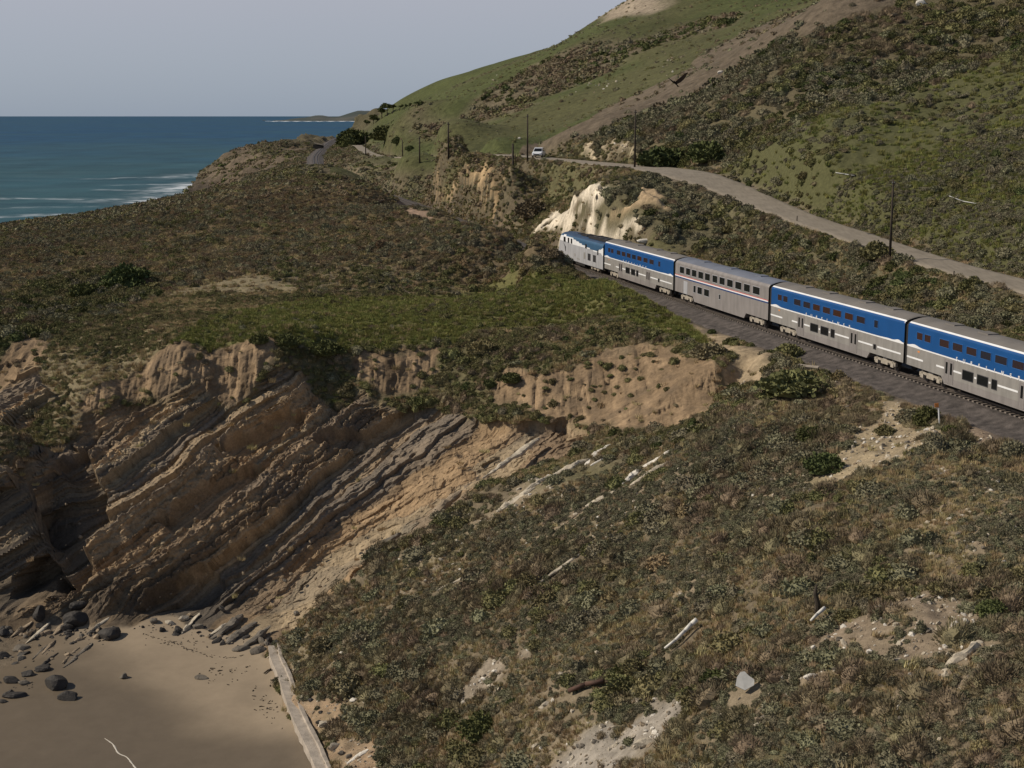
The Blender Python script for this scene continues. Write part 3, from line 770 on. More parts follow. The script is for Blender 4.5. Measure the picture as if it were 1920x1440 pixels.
m_foam = paint('sea_foam', (.70, .74, .78), .9, var=.2, scale=.02)
tag(obj('surf', mesh('surf', bm, m_foam)), kind='stuff')

# ------------------------------------------------------------------ railway
m_ballast = paint('ballast_stone', (.078, .066, .060), .95, var=.5, scale=1.4, bump=.12, bscale=6)
m_rail = paint('rail_steel', (.20, .17, .15), .35, metal=.7)
m_tie = paint('concrete_sleeper', (.16, .135, .115), .9, var=.3)
def along(pts, prof, name, mat, jit=0.0):
    """sweeps a list of (offset to the right, height) along a line"""
    bm = bmesh.new(); prev = None
    for i in range(len(pts)):
        d = pts[min(i + 1, len(pts) - 1)][:2] - pts[max(i - 1, 0)][:2]; d = d / np.linalg.norm(d); nn = np.array([d[1], -d[0]])
        z0 = pts[i][2] if len(pts[i]) > 2 else 0.0
        sc = pts[i][3] if len(pts[i]) > 3 else 1.0
        row = []
        for k, (o_, h_) in enumerate(prof):
            e = jit * random.uniform(-1, 1) if 0 < k < len(prof) - 1 else jit * 2.5 * random.uniform(-1, 1)
            q = pts[i][:2] + nn * (o_ * sc + e)
            row.append(bm.verts.new((q[0], q[1], z0 + h_ + jit * .25 * random.uniform(-1, 1))))
        if prev:
            for k in range(len(prof) - 1): bm.faces.new((prev[k], prev[k + 1], row[k + 1], row[k]))
        prev = row
    return mesh(name, bm, mat)
TR1 = catmull([tuple(p) for p in TRACK[::3]], 1.0)
tag(obj('railway_ballast', along(TR1, [(-4.7, 23.9), (-3.9, 24.22), (-2.9, 24.34), (-1.75, 24.72), (0, 24.74), (1.75, 24.72), (3.0, 24.35), (4.4, 24.1)], 'ballast', m_ballast, .10)), kind='structure')
rt = tag(empty('railway_track', (*track_at(60), 24.7)), 'pair of steel rails on concrete sleepers curving along the coast under the train', 'railway track')
for off in (-.7525, .7525):
    pr = [(off - .07, 24.84), (off - .036, 24.86), (off - .036, 25.0), (off + .036, 25.0), (off + .036, 24.86), (off + .07, 24.84)]
    o = obj('rail', along(TR1, pr, 'rail', m_rail), rt); o.matrix_parent_inverse = Matrix.Translation(rt.location).inverted()
bm = bmesh.new()
for s in np.arange(0, 420, .62):
    c = track_at(s); d = track_at(s + .1) - c; a_ = math.atan2(d[1], d[0])
    R = Matrix.Translation((c[0], c[1], 24.76)) @ Matrix.Rotation(a_, 4, 'Z')
    n0 = len(bm.verts); box(bm, -.125, .125, -1.3, 1.3, -.1, .08); bm.verts.ensure_lookup_table()
    bmesh.ops.transform(bm, matrix=R, verts=bm.verts[n0:])
o = obj('sleeper', mesh('sleepers', bm, m_tie), rt); o.matrix_parent_inverse = Matrix.Translation(rt.location).inverted(); o['kind'] = 'stuff'

# ------------------------------------------------------------------ dirt road
m_road, nt, bs = mat_new('dirt_road')
nA = mapped_noise(nt, .5, (1, 1, 1), 7); nC = mapped_noise(nt, .9, (3.0, .45, 1), 4)
cr = nt.nodes.new('ShaderNodeValToRGB'); cr.color_ramp.elements[0].color = (.190, .160, .122, 1); cr.color_ramp.elements[1].color = (.280, .238, .184, 1)
cr.color_ramp.elements[0].position = .35; cr.color_ramp.elements[1].position = .68
ad = nt.nodes.new('ShaderNodeMath'); ad.operation = 'ADD'; hf = nt.nodes.new('ShaderNodeMath'); hf.operation = 'MULTIPLY'; hf.inputs[1].default_value = .5
nt.links.new(nA.outputs['Fac'], ad.inputs[0]); nt.links.new(nC.outputs['Fac'], ad.inputs[1]); nt.links.new(ad.outputs[0], hf.inputs[0])
nt.links.new(hf.outputs[0], cr.inputs[0]); nt.links.new(cr.outputs[0], bs.inputs['Base Color']); bs.inputs['Roughness'].default_value = .95
bp = nt.nodes.new('ShaderNodeBump'); bp.inputs['Distance'].default_value = .08; nt.links.new(nA.outputs['Fac'], bp.inputs['Height']); nt.links.new(bp.outputs[0], bs.inputs['Normal'])
RD = ROAD.copy(); RD[:, 2] += .05
RD = RD[:, [0, 1, 2, 3]]
pro = [(-1.0, -.16), (-.93, .0), (-.7, .06), (-.4, .0), (0, .10), (.4, .0), (.7, .06), (.93, .0), (1.0, -.16)]
def along_road():
    bm = bmesh.new(); prev = None
    for i in range(len(RD)):
        d = RD[min(i + 1, len(RD) - 1)][:2] - RD[max(i - 1, 0)][:2]; d = d / np.linalg.norm(d); nn = np.array([d[1], -d[0]])
        row = []
        el = .25 * float(vn(np.array([i * .37]), np.array([0.]), 0, 300)[0]); er = .25 * float(vn(np.array([i * .37]), np.array([5.]), 0, 300)[0])
        for k, (o_, h_) in enumerate(pro):
            q = RD[i][:2] + nn * (o_ * RD[i][3] + (el if k < 2 else er if k > 6 else 0))
            row.append(bm.verts.new((q[0], q[1], RD[i][2] + h_)))
        if prev:
            for k in range(len(pro) - 1): bm.faces.new((prev[k], prev[k + 1], row[k + 1], row[k]))
        prev = row
    return mesh('road', bm, m_road, True)
tag(obj('dirt_road', along_road()), kind='structure')

# ------------------------------------------------------------------ sea wall
m_conc = paint('weathered_concrete', (.36, .31, .255), .9, var=.22, scale=1.6, bump=.05, bscale=4)
m_conc_shade = paint('shaded_concrete', (.27, .225, .175), .95, var=.3, scale=1.2, bump=.05, bscale=4)  # darker copy of the concrete: shade of the wall face put into colour
wl = [hit(513, 1212), hit(517, 1240), hit(531, 1275), hit(547, 1320), hit(565, 1365), hit(583, 1405), hit(599, 1440), hit(640, 1530), hit(700, 1660)]
wl = catmull([(p[0], p[1]) for p in wl], .8)
sw_ = tag(empty('sea_wall', (wl[20][0], wl[20][1], 1.2)), 'low pale concrete sea wall along the back of the beach below the scrub slope', 'wall')
o = obj('wall_top', along(wl, [(-.62, 1.9), (-.60, 2.42), (-.34, 2.45), (-.30, 2.25), (.42, 2.30), (.46, 1.7)], 'wall_top', m_conc, .025), sw_); o.matrix_parent_inverse = Matrix.Translation(sw_.location).inverted()
o = obj('wall_face', along(wl, [(-1.1, .4), (-.72, 1.95), (.3, 1.95), (.4, .6)], 'wall_face', m_conc_shade, .03), sw_); o.matrix_parent_inverse = Matrix.Translation(sw_.location).inverted()
# ------------------------------------------------------------------ the train
def fluted(name, col, rough, metal, flute=0.0):
    m, nt, bs = mat_new(name)
    N, L = nt.nodes, nt.links
    tc = N.new('ShaderNodeTexCoord')
    n1 = N.new('ShaderNodeTexNoise'); n1.inputs['Scale'].default_value = 1.2; n1.inputs['Detail'].default_value = 5
    mp = N.new('ShaderNodeMapping'); mp.inputs['Scale'].default_value = (1.4, 1, .35)
    L.new(tc.outputs['Object'], mp.inputs['Vector']); L.new(mp.outputs[0], n1.inputs['Vector'])
    mr_ = N.new('ShaderNodeMapRange'); mr_.inputs[1].default_value = .3; mr_.inputs[2].default_value = .7; mr_.inputs[3].default_value = .82; mr_.inputs[4].default_value = 1.12
    L.new(n1.outputs['Fac'], mr_.inputs[0])
    vm = N.new('ShaderNodeVectorMath'); vm.operation = 'SCALE'; vm.inputs[0].default_value = col
    L.new(mr_.outputs[0], vm.inputs['Scale']); L.new(vm.outputs[0], bs.inputs['Base Color'])
    bs.inputs['Roughness'].default_value = rough; bs.inputs['Metallic'].default_value = metal; bs.inputs['Specular IOR Level'].default_value = .35
    if flute:
        w = N.new('ShaderNodeTexWave'); w.wave_type = 'BANDS'; w.bands_direction = 'Z'; w.inputs['Scale'].default_value = 4.5
        L.new(tc.outputs['Object'], w.inputs['Vector'])
        b_ = N.new('ShaderNodeBump'); b_.inputs['Distance'].default_value = flute; b_.inputs['Strength'].default_value = .5
        L.new(w.outputs['Fac'], b_.inputs['Height']); L.new(b_.outputs[0], bs.inputs['Normal'])
    return m
m_blue = paint('blue_livery', (.008, .068, .22), .4, var=.08, scale=.6)
m_white = paint('white_livery_eave_light', (.74, .74, .74), .45, var=.06, scale=1)
m_silver = fluted('stainless_side', (.285, .268, .245), .5, .15, .02)
m_silver2 = fluted('stainless_dull', (.255, .232, .220), .5, .15, .012)
m_lsilver = fluted('silver_paint', (.40, .40, .415), .45, .1)
m_roofg = paint('roof_grey', (.165, .150, .136), .8, var=.14, scale=.5)
m_roofb = paint('roof_blue_grey', (.145, .158, .195), .7, var=.14, scale=.5)
m_navy = paint('roof_navy', (.028, .055, .105), .5, var=.2, scale=1)
m_steel = paint('loco_blue', (.028, .085, .165), .55, var=.1, scale=1)
m_black = paint('underframe_black', (.018, .016, .015), .8, var=.3)
m_truck = paint('truck_frame', (.33, .29, .235), .7, var=.3, scale=2)
m_wheel = paint('wheel_steel', (.055, .045, .038), .6, var=.3)
m_red = paint('red_stripe', (.55, .10, .09), .45)
m_dblue = paint('dark_blue_stripe', (.02, .05, .16), .45)
m_orange = paint('orange_mark', (.70, .24, .05), .5)
m_glass, nt, bs = mat_new('window_glass'); bs.inputs['Base Color'].default_value = (.012, .013, .014, 1); bs.inputs['Roughness'].default_value = .12; bs.inputs['Specular IOR Level'].default_value = .5
m_glass_refl, nt, bs = mat_new('window_glass_reflection')
oi = nt.nodes.new('ShaderNodeObjectInfo'); cr = nt.nodes.new('ShaderNodeValToRGB')
cr.color_ramp.elements[0].color = (.05, .022, .014, 1); cr.color_ramp.elements[1].color = (.020, .022, .032, 1)  # tints of the coloured reflections, put into the pane colour
nt.links.new(oi.outputs['Random'], cr.inputs[0]); nt.links.new(cr.outputs[0], bs.inputs['Base Color']); bs.inputs['Roughness'].default_value = .15
m_rubber = paint('window_gasket', (.03, .03, .035), .7)
m_rubberb = paint('window_frame_blue', (.02, .10, .29), .5)

def pane_mesh(w, h, frame_mat, glass):
    key = (round(w, 3), round(h, 3), frame_mat.name, glass.name)
    if key in pane_mesh.cache: return pane_mesh.cache[key]
    t = .05; bm = bmesh.new()                                      # a raised surround, four bars
    for a in ((-w/2 - t, w/2 + t, -h/2 - t, -h/2), (-w/2 - t, w/2 + t, h/2, h/2 + t), (-w/2 - t, -w/2, -h/2, h/2), (w/2, w/2 + t, -h/2, h/2)):
        box(bm, a[0], a[1], -.03, .022, a[2], a[3])
    f = mesh('window_surround', bm, frame_mat)
    bm = bmesh.new(); box(bm, -w/2, w/2, -.03, .008, -h/2, h/2); g = mesh('window_pane', bm, glass)
    pane_mesh.cache[key] = (f, g)
    return f, g
pane_mesh.cache = {}
def window(parent, x, z, w, h, y=1.55, frame_mat=None, glass=None, name='window'):
    f, g = pane_mesh(w, h, frame_mat or m_rubber, glass or m_glass)
    o = obj(name, f, parent, (x, y, z)); obj('pane', g, o)
    return o

def text_mesh(s, size, mat, spacing=1.0, align='CENTER', ext=.006):
    c = bpy.data.curves.new('lettering', 'FONT'); c.body = s; c.size = size; c.extrude = ext; c.align_x = align; c.space_character = spacing; c.offset = .012 * size
    t = bpy.data.objects.new('lettering', c); COL.objects.link(t)
    dg = bpy.context.evaluated_depsgraph_get()
    me = bpy.data.meshes.new_from_object(t.evaluated_get(dg)); bpy.data.objects.remove(t); bpy.data.curves.remove(c)
    me.materials.clear(); me.materials.append(mat)
    return me

def bogie(parent, x):
    bm = bmesh.new()
    for sy in (-1, 1):
        y0, y1 = (1.02 * sy, 1.26 * sy) if sy > 0 else (1.26 * sy, 1.02 * sy)
        box(bm, -1.55, 1.55, y0, y1, .58, .78); box(bm, -.55, .55, y0, y1 + (.04 if sy > 0 else 0), .38, .58); box(bm, -.35, .35, y0, y1, .78, 1.02)
        for xx in (-1.3, 1.3):
            box(bm, xx - .24, xx + .24, y0, y1 + (.06 if sy > 0 else 0), .30, .62)
            box(bm, xx - .10, xx + .10, y0, y1, .62, .98)
        box(bm, -1.75, -1.52, y0, y1, .42, .72); box(bm, 1.52, 1.75, y0, y1, .42, .72)
        # slanting side struts
        for a, b_ in ((-1.5, -.5), (1.5, .5)):
            cyl(bm, (a, (y0 + y1) / 2, .95), (b_, (y0 + y1) / 2, .42), .07, .07, 6)
    box(bm, -.4, .4, -1.0, 1.0, .45, .95)
    o = obj('bogie', mesh('bogie_frame', bm, m_truck), parent, (x, 0, 0))
    for xx in (-1.3, 1.3):
        for sy in (-1, 1):
            obj('wheel', bogie.wheel, o, (xx, sy * .80, .46))
    return o
bm = bmesh.new(); cyl(bm, (0, -.07, 0), (0, .07, 0), .46, .46, 20); cyl(bm, (0, .07, 0), (0, .2, 0), .14, .12, 10); cyl(bm, (0, -.1, 0), (0, -.07, 0), .5, .5, 20)
bogie.wheel = mesh('wheel', bm, m_wheel)

RW_, TOPZ = 1.55, 4.93
def body(L, zs, mats, roof_mat, eave=(4.28, 4.46)):
    """double-deck car body: side strips at the heights zs with a material for each, rounded eaves, arched roof"""
    bm = bmesh.new(); ms = []
    def mi(m):
        if m not in ms: ms.append(m)
        return ms.index(m)
    prof = [(RW_, z) for z in zs]
    arc = [(1.535, 4.36), (1.48, 4.47), (1.36, 4.58)]
    roof = [(1.12, 4.68), (.75, 4.79), (.38, 4.86), (0, 4.88)]
    half = prof + arc + roof
    fm = [mi(m) for m in mats] + [mi(m) for m in body.arc_mats(mats)] + [mi(roof_mat)] * len(roof)
    full = half + [(-y, z) for y, z in half[-2::-1]]
    fmm = fm + fm[::-1]
    xs = [0, .12, L - .12, L]
    rings = []
    for i, x in enumerate(xs):
        k = .985 if i in (0, 3) else 1.0
        rings.append([bm.verts.new((x, y * k, .9 + (z - .9) * (k if z > .9 else 1))) for y, z in full])
    for a, b_ in zip(rings, rings[1:]):
        for k in range(len(full) - 1):
            bm.faces.new((a[k], b_[k], b_[k + 1], a[k + 1])).material_index = fmm[k]
    em = mi(m_black)
    bm.faces.new(rings[0]).material_index = em; bm.faces.new(rings[-1][::-1]).material_index = em
    bm.faces.new([r for r in (rings[0][0], rings[0][-1], rings[-1][-1], rings[-1][0])]).material_index = em
    bmesh.ops.recalc_face_normals(bm, faces=bm.faces)
    return mesh('car_body', bm, ms)
body.arc_mats = lambda mats: [mats[-1], m_white, m_roofg]  # white eave segment: light caught along the roof edge, put into colour

def skirt(L, a, b_, mat):
    bm = bmesh.new()
    v = [(a, 1.10), (a + .55, .50), (b_ - .55, .50), (b_, 1.10)]
    for sy in (1, -1):
        f = [bm.verts.new((x, sy * 1.546, z)) for x, z in v]; g = [bm.verts.new((x, sy * 1.40, z)) for x, z in v]
        for k in range(4): bm.faces.new((f[k], f[(k + 1) % 4], g[(k + 1) % 4], g[k]))
        bm.faces.new(f); bm.faces.new(g[::-1])
    box(bm, a + .7, b_ - .7, -1.3, 1.3, .55, 1.08)
    bmesh.ops.recalc_face_normals(bm, faces=bm.faces)
    return mesh('side_skirt', bm, mat)

def gangway():
    bm = bmesh.new()
    pts = [(1.40, 1.0), (1.40, 4.2), (1.2, 4.48), (.7, 4.66), (0, 4.74), (-.7, 4.66), (-1.2, 4.48), (-1.40, 4.2), (-1.40, 1.0)]
    A = [bm.verts.new((0, y, z)) for y, z in pts]; B = [bm.verts.new((.42, y * .985, .9 + (z - .9) * .985)) for y, z in pts]
    for k in range(len(pts)): bm.faces.new((A[k], A[(k + 1) % len(pts)], B[(k + 1) % len(pts)], B[k]))
    bm.faces.new(A[::-1]); bm.faces.new(B)
    box(bm, 0, .45, -.18, .18, .62, .92)                            # coupler
    bmesh.ops.recalc_face_normals(bm, faces=bm.faces)
    return mesh('gangway', bm, m_black)
GANG = gangway()
bm = bmesh.new(); box(bm, -.7, .7, -.45, .45, 4.82, 4.95); VENT = mesh('roof_vent', bm, m_roofg)
bm = bmesh.new(); box(bm, -.7, .7, -.45, .45, 4.82, 4.95); VENTB = mesh('roof_vent', bm, m_roofb)

def door(parent, x, z0, z1, w=1.25, mat=None):
    bm = bmesh.new(); box(bm, -w/2, -.012, -.03, .012, z0, z1); box(bm, .012, w/2, -.03, .012, z0, z1)
    box(bm, -w/2 - .06, w/2 + .06, -.03, .02, z1, z1 + .06); box(bm, -w/2 - .06, -w/2, -.03, .02, z0, z1); box(bm, w/2, w/2 + .06, -.03, .02, z0, z1)
    o = obj('door', mesh('sliding_door', bm, mat or m_silver2), parent, (x, RW_, 0))
    bm = bmesh.new(); box(bm, -.15, .15, -.02, .022, 1.36, 2.26); g = mesh('door_pane', bm, m_glass)
    for s in (-1, 1): obj('pane', g, o, (s * w * .27, 0, 0))
    return o

CARL = 25.3
def car_base(name, s_front, label, cat='rail car', L=CARL):
    """placed with its rear end at s and its length running away from the camera along the line"""
    a, b_ = track_at(s_front), track_at(s_front + L); d = b_ - a
    r = empty(name, (a[0], a[1], RAIL_Z), math.atan2(d[1], d[0]))
    return tag(r, label, cat, 'carriages of the passenger train')

def wave_line(L, zb):
    """white wave running along the foot of the blue, swelling to crests at both ends"""
    bm = bmesh.new(); pv = None; N_ = 160
    for i in range(N_ + 1):
        x = L * i / N_; f = i / N_
        h = .10 + .16 * math.exp(-((f - .035) / .022) ** 2) + .16 * math.exp(-((f - .955) / .03) ** 2) + .05 * math.exp(-((f - .10) / .04) ** 2)
        q = [bm.verts.new((x, 0, zb - .035)), bm.verts.new((x, 0, zb - .035 + h)), bm.verts.new((x, -.03, zb - .035)), bm.verts.new((x, -.03, zb - .035 + h))]
        if pv:
            bm.faces.new((q[0], pv[0], pv[1], q[1])); bm.faces.new((q[1], pv[1], pv[3], q[3])); bm.faces.new((pv[0], q[0], q[2], pv[2]))
        pv = q
    bmesh.ops.recalc_face_normals(bm, faces=bm.faces)
    return mesh('wave_stripe', bm, m_white)
_letters = None
def blue_car(s_front, label, L=CARL):
    global _letters
    r = car_base('passenger_car', s_front, label)
    zs = [1.05, 1.62, 1.64, 2.02, 2.62, 4.28]
    obj('body', blue_car.body, r)
    obj('skirt', blue_car.skirt, r)
    obj('wave_stripe', blue_car.wave, r, (0, RW_ + .006, 0))
    X_ = lambda f: L * (1 - f)
    segs = [(.0, .105), (.185, .235), (.287, .335), (.405, .418), (.483, .495), (.53, .635), (.70, .80), (.83, .985)]
    for a, b_ in segs:
        bm = bmesh.new(); box(bm, X_(b_), X_(a) - .05, -.02, .012, 1.66, 1.80); obj('white_stripe', mesh('white_stripe', bm, m_white), r, (0, RW_, 0))
    for f0, f1 in ((.060, .095), (.108, .145), (.200, .255), (.278, .333), (.356, .411), (.434, .489), (.512, .572), (.600, .658), (.684, .742)):
        window(r, X_((f0 + f1) / 2), 3.62, (f1 - f0) * L, .56, frame_mat=m_rubberb, glass=m_glass_refl)
    window(r, X_(.818), 3.62, .62, .62, frame_mat=m_rubberb, glass=m_glass_refl)
    for f0, f1 in ((.342, .400), (.424, .480), (.502, .527)): window(r, X_((f0 + f1) / 2), 1.70, (f1 - f0) * L, .66)
    door(r, X_(.262), .62, 2.42); door(r, X_(.668), .62, 2.42)
    window(r, X_(.815), 1.66, .34, .34, frame_mat=m_rubber)
    bogie(r, X_(.135)); bogie(r, X_(.865))
    obj('gangway', GANG, r, (-.40, 0, 0)); obj('gangway', GANG, r, (L - .02, 0, 0))
    for i, ch in enumerate('SURFLINER'):
        obj('lettering', LETTERS[ch], r, (X_(.305 + i * .0415), RW_ + .016, 2.56), (math.pi / 2, 0, math.pi))
    for f in (.025, .965):
        pass
    bm = bmesh.new(); box(bm, -.16, .16, -.02, .012, 2.30, 2.42); obj('marker_plate', mesh('marker_plate', bm, m_orange), r, (X_(.075), RW_, 0))
    for xx in (4.5, 9.2, 16.0, 20.8): obj('roof_vent', VENT, r, (xx, 0, 0))
    return r
LETTERS = {ch: text_mesh(ch, .46, m_white, ext=.012) for ch in set('SURFLINER')}
blue_car.body = body(CARL, [1.05, 1.5, 2.02, 2.62, 4.28], [m_silver, m_silver, m_silver, m_blue, m_blue], m_roofg)
blue_car.skirt = skirt(CARL, CARL * .215, CARL * .785, m_silver2)
blue_car.wave = wave_line(CARL, 2.62)

S0 = min(np.linspace(20, 160, 5000), key=lambda s: abs(to_px(*track_at(s), RAIL_Z)[0] - 1727))
PIT = 25.95
blue_car(S0 - PIT + .33, 'blue and silver double-deck car cut off by the right edge of the picture')
blue_car(S0 + .33, 'blue and silver double-deck car between the all-silver car and the last blue car')
blue_car(S0 + 2 * PIT + .33, 'blue and silver double-deck car coupled right behind the white locomotive')

# the all-silver car
def silver_car(s_front, L=CARL):
    r = car_base('silver_passenger_car', s_front, 'all-silver double-deck car with red, white and blue stripes and large windows')
    body.arc_mats = lambda mats: [mats[-1], m_silver2, m_roofb]
    obj('body', body(L, [1.05, 1.8, 2.5, 2.93, 3.4, 4.28], [m_silver2, m_silver2, m_silver2, m_silver2, m_silver2, m_silver2], m_roofb), r)
    obj('skirt', skirt(L, L * .205, L * .785, m_silver2), r)
    X_ = lambda f: L * (1 - f)
    for nm, z0, z1, mt in (('red_stripe', 2.96, 3.03, m_red), ('white_stripe', 2.84, 2.955, m_white), ('blue_stripe', 2.70, 2.835, m_dblue)):
        bm = bmesh.new(); box(bm, .02, L - .02, -.02, .010, z0, z1); obj(nm, mesh(nm, bm, mt), r, (0, RW_, 0))
    for a, b_ in ((180,270),(310,395),(430,520),(560,655),(690,785),(835,925),(965,1060),(1105,1205),(1250,1355),(1400,1500),(1550,1660)):
        window(r, X_(((a + b_) / 2 - 80) / 1720), 3.66, (b_ - a) / 1720 * L, .74, frame_mat=m_lsilver)
    for a, b_ in ((470,512),(550,637),(680,775)): window(r, X_(((a + b_) / 2 - 80) / 1720), 1.92, (b_ - a) / 1720 * L, .74, frame_mat=m_lsilver)
    window(r, X_(.52), 1.9, .36, .5, frame_mat=m_lsilver)
    bm = bmesh.new(); box(bm, -.6, .6, -.03, .012, 1.06, 2.5); obj('door', mesh('side_door', bm, m_lsilver), r, (X_(.13), RW_, 0))
    bogie(r, X_(.12)); bogie(r, X_(.875))
    obj('gangway', GANG, r, (-.40, 0, 0)); obj('gangway', GANG, r, (L - .02, 0, 0))
    for xx in (5, 12.5, 20): obj('roof_vent', VENTB, r, (xx, 0, 0))
silver_car(S0 + PIT + .33)

# the locomotive
def locomotive(s_front, L=20.6):
    a, b_ = track_at(s_front), track_at(s_front + L); d = b_ - a
    r = tag(empty('locomotive', (a[0], a[1], RAIL_Z), math.atan2(d[1], d[0])), 'white and grey diesel locomotive with blue roof leading the train', 'locomotive')
    NX, W_ = 110, 1.50
    half = [(W_, z) for z in np.linspace(.75, 3.75, 21)] + [(1.47, 3.92), (1.36, 4.10), (1.18, 4.24), (.9, 4.34), (.5, 4.40), (0, 4.42)]
    full = half + [(-y, z) for y, z in half[-2::-1]]
    mats = [m_lsilver, m_white, m_steel, m_navy, m_black]
    blue_edge = lambda f: float(np.interp(f, [0, .04, .15, .36, .5, .63, .70, .80, .88, .95, 1], [3.5, 3.75, 4.05, 3.85, 3.50, 3.22, 3.10, 3.02, 3.06, 3.35, 3.62]))
    white_edge = lambda f: float(np.interp(f, [0, .04, .15, .36, .5, .63, .70, .80, .88, .95, 1], [3.0, 3.2, 3.12, 3.05, 3.05, 3.02, 2.98, 2.92, 2.90, 2.85, 2.5]))
    bm = bmesh.new(); rings = []
    for i in range(NX + 1):
        x = L * i / NX
        ring = []
        for y, z in full:
            # sloping nose: the front is pulled back with height, narrowed a little at the tip
            lim = L - max(0, (z - 1.5)) * .42 - (max(0, z - 3.2) * .5)
            xx = min(x, lim)
            nar = 1 - .12 * sstep(L - 2.2, L, np.array(x)) * (1 - .2)
            ring.append(bm.verts.new((xx, y * float(nar), z)))
        rings.append(ring)
    for i in range(NX):
        f = 1 - (i + .5) / NX
        for k in range(len(full) - 1):
            z = (full[k][1] + full[k + 1][1]) / 2; hw = abs(full[k][0] + full[k + 1][0]) / 2
            fc = bm.faces.new((rings[i][k], rings[i + 1][k], rings[i + 1][k + 1], rings[i][k + 1]))
            if z > 4.05 and hw < 1.3: fc.material_index = 3
            elif z > blue_edge(f): fc.material_index = 2
            elif z > white_edge(f): fc.material_index = 1
    bm.faces.new(rings[0]).material_index = 4; bm.faces.new(rings[-1][::-1]).material_index = 1
    bm.faces.new((rings[0][0], rings[0][-1], rings[-1][-1], rings[-1][0])).material_index = 4
    bmesh.ops.remove_doubles(bm, verts=bm.verts, dist=.0005)
    bmesh.ops.recalc_face_normals(bm, faces=bm.faces)
    obj('body', mesh('locomotive_body', bm, mats), r)
    X_ = lambda f: L * (1 - f)
    for f, w in ((.165, .85), (.255, .55), (.325, .55)): window(r, X_(f), 3.42, w, .62, y=W_, frame_mat=m_rubber)
    bm = bmesh.new()                                                # windscreen across the sloping front
    for s in (-1, 1):
        q = [(L - .80, s * .10, 3.05), (L - .80, s * 1.12, 3.05), (L - 1.17, s * 1.10, 3.72), (L - 1.17, s * .10, 3.72)]
        v = [bm.verts.new((x + .03, y, z)) for x, y, z in q]; bm.faces.new(v if s < 0 else v[::-1])
    obj('windscreen', mesh('windscreen', bm, m_glass), r)
    for f in (.715, .825):                                          # radiator grilles with slats
        bm = bmesh.new(); box(bm, -.62, .62, -.03, .012, 1.42, 2.36); o = obj('grille', mesh('grille', bm, m_black), r, (X_(f), W_, 0))
        bm = bmesh.new()
        for k in range(5): box(bm, -.6, .6, 0, .03, 1.50 + k * .18, 1.54 + k * .18)
        obj('slat', mesh('grille_slats', bm, m_rubber), o)
    window(r, X_(.895), 2.86, .34, .62, y=W_)
    window(r, X_(.645), 3.25, .62, .5, y=W_, glass=m_glass, name='vent')
    bm = bmesh.new()                                                # dark pointed emblem behind the cab: two tapering strokes
    for pts in ([(-.75, 2.95), (.55, 2.42), (.30, 2.30)], [(.62, 2.46), (.10, 2.36), (.42, 1.72), (.62, 1.80)]):
        v = [bm.verts.new((-x, 0, z)) for x, z in pts]; w = [bm.verts.new((-x, -.02, z)) for x, z in pts]
        bm.faces.new(v); 
        for k in range(len(v)): bm.faces.new((v[k], w[k], w[(k + 1) % len(v)], v[(k + 1) % len(v)]))
    bmesh.ops.recalc_face_normals(bm, faces=bm.faces)
    obj('emblem', mesh('emblem', bm, m_rubber), r, (X_(.165), W_ + .008, 0))
    for f, z, w, h in ((.405, 1.62, .42, .42), (.615, 1.9, .7, .9), (.48, 1.2, 1.3, .12)):
        bm = bmesh.new(); box(bm, -w/2, w/2, -.02, .012, z - h/2, z + h/2); obj('panel', mesh('side_panel', bm, m_silver), r, (X_(f), W_, 0))
    bm = bmesh.new(); box(bm, X_(.99), X_(.62), -1.0, 1.0, 4.36, 4.62); box(bm, X_(.55), X_(.42), -.7, .7, 4.38, 4.56); box(bm, X_(.36), X_(.30), -.4, .4, 4.38, 4.5)
    obj('roof_housing', mesh('roof_housing', bm, m_black), r)
    bm = bmesh.new()
    for f in (.68, .79, .90): cyl(bm, (X_(f), 0, 4.62), (X_(f), 0, 4.70), .62, .60, 16)
    obj('roof_fan', mesh('roof_fan', bm, m_rubber), r)
    bm = bmesh.new(); box(bm, X_(.60), X_(.40), -1.35, 1.35, .35, .9); obj('fuel_tank', mesh('fuel_tank', bm, m_black), r)
    bm = bmesh.new(); v = [bm.verts.new(p) for p in ((L + .05, 0, .35), (L - .4, -1.4, .35), (L - .4, 1.4, .35), (L, 0, .95), (L - .3, -1.4, .95), (L - .3, 1.4, .95))]
    bm.faces.new((v[0], v[1], v[4], v[3])); bm.faces.new((v[0], v[3], v[5], v[2])); bm.faces.new((v[3], v[4], v[5])); bm.faces.new((v[0], v[2], v[1]))
    obj('plough', mesh('plough', bm, m_black), r)
    bm = bmesh.new()
    for s in (-1, 1): cyl(bm, (L - .55, s * .22, 2.75), (L - .50, s * .22, 2.75), .13, .13, 12)
    obj('headlight', mesh('headlight', bm, m_white), r)
    bogie(r, X_(.19)); bogie(r, X_(.81)); 
    return r
locomotive(S0 + 3 * PIT + .45)
# ------------------------------------------------------------------ stones
CLEAR = []                                                        # spots kept free of plants: (x, y, radius)
def rock_mat(name, col, var=.25, rough=.9, b=.08):
    return paint(name, col, rough, var=var, scale=1.6, bump=b, bscale=3.5, spec=.25)
m_rk_dark = rock_mat('wet_dark_rock', (.045, .040, .036), .35, .7)
m_rk_grey = rock_mat('grey_rock', (.15, .13, .105))
m_rk_tan = rock_mat('tan_rock', (.27, .21, .145))
m_rk_pale = rock_mat('pale_rock', (.46, .40, .31))
m_rk_white = rock_mat('white_rock', (.66, .61, .53), .15)

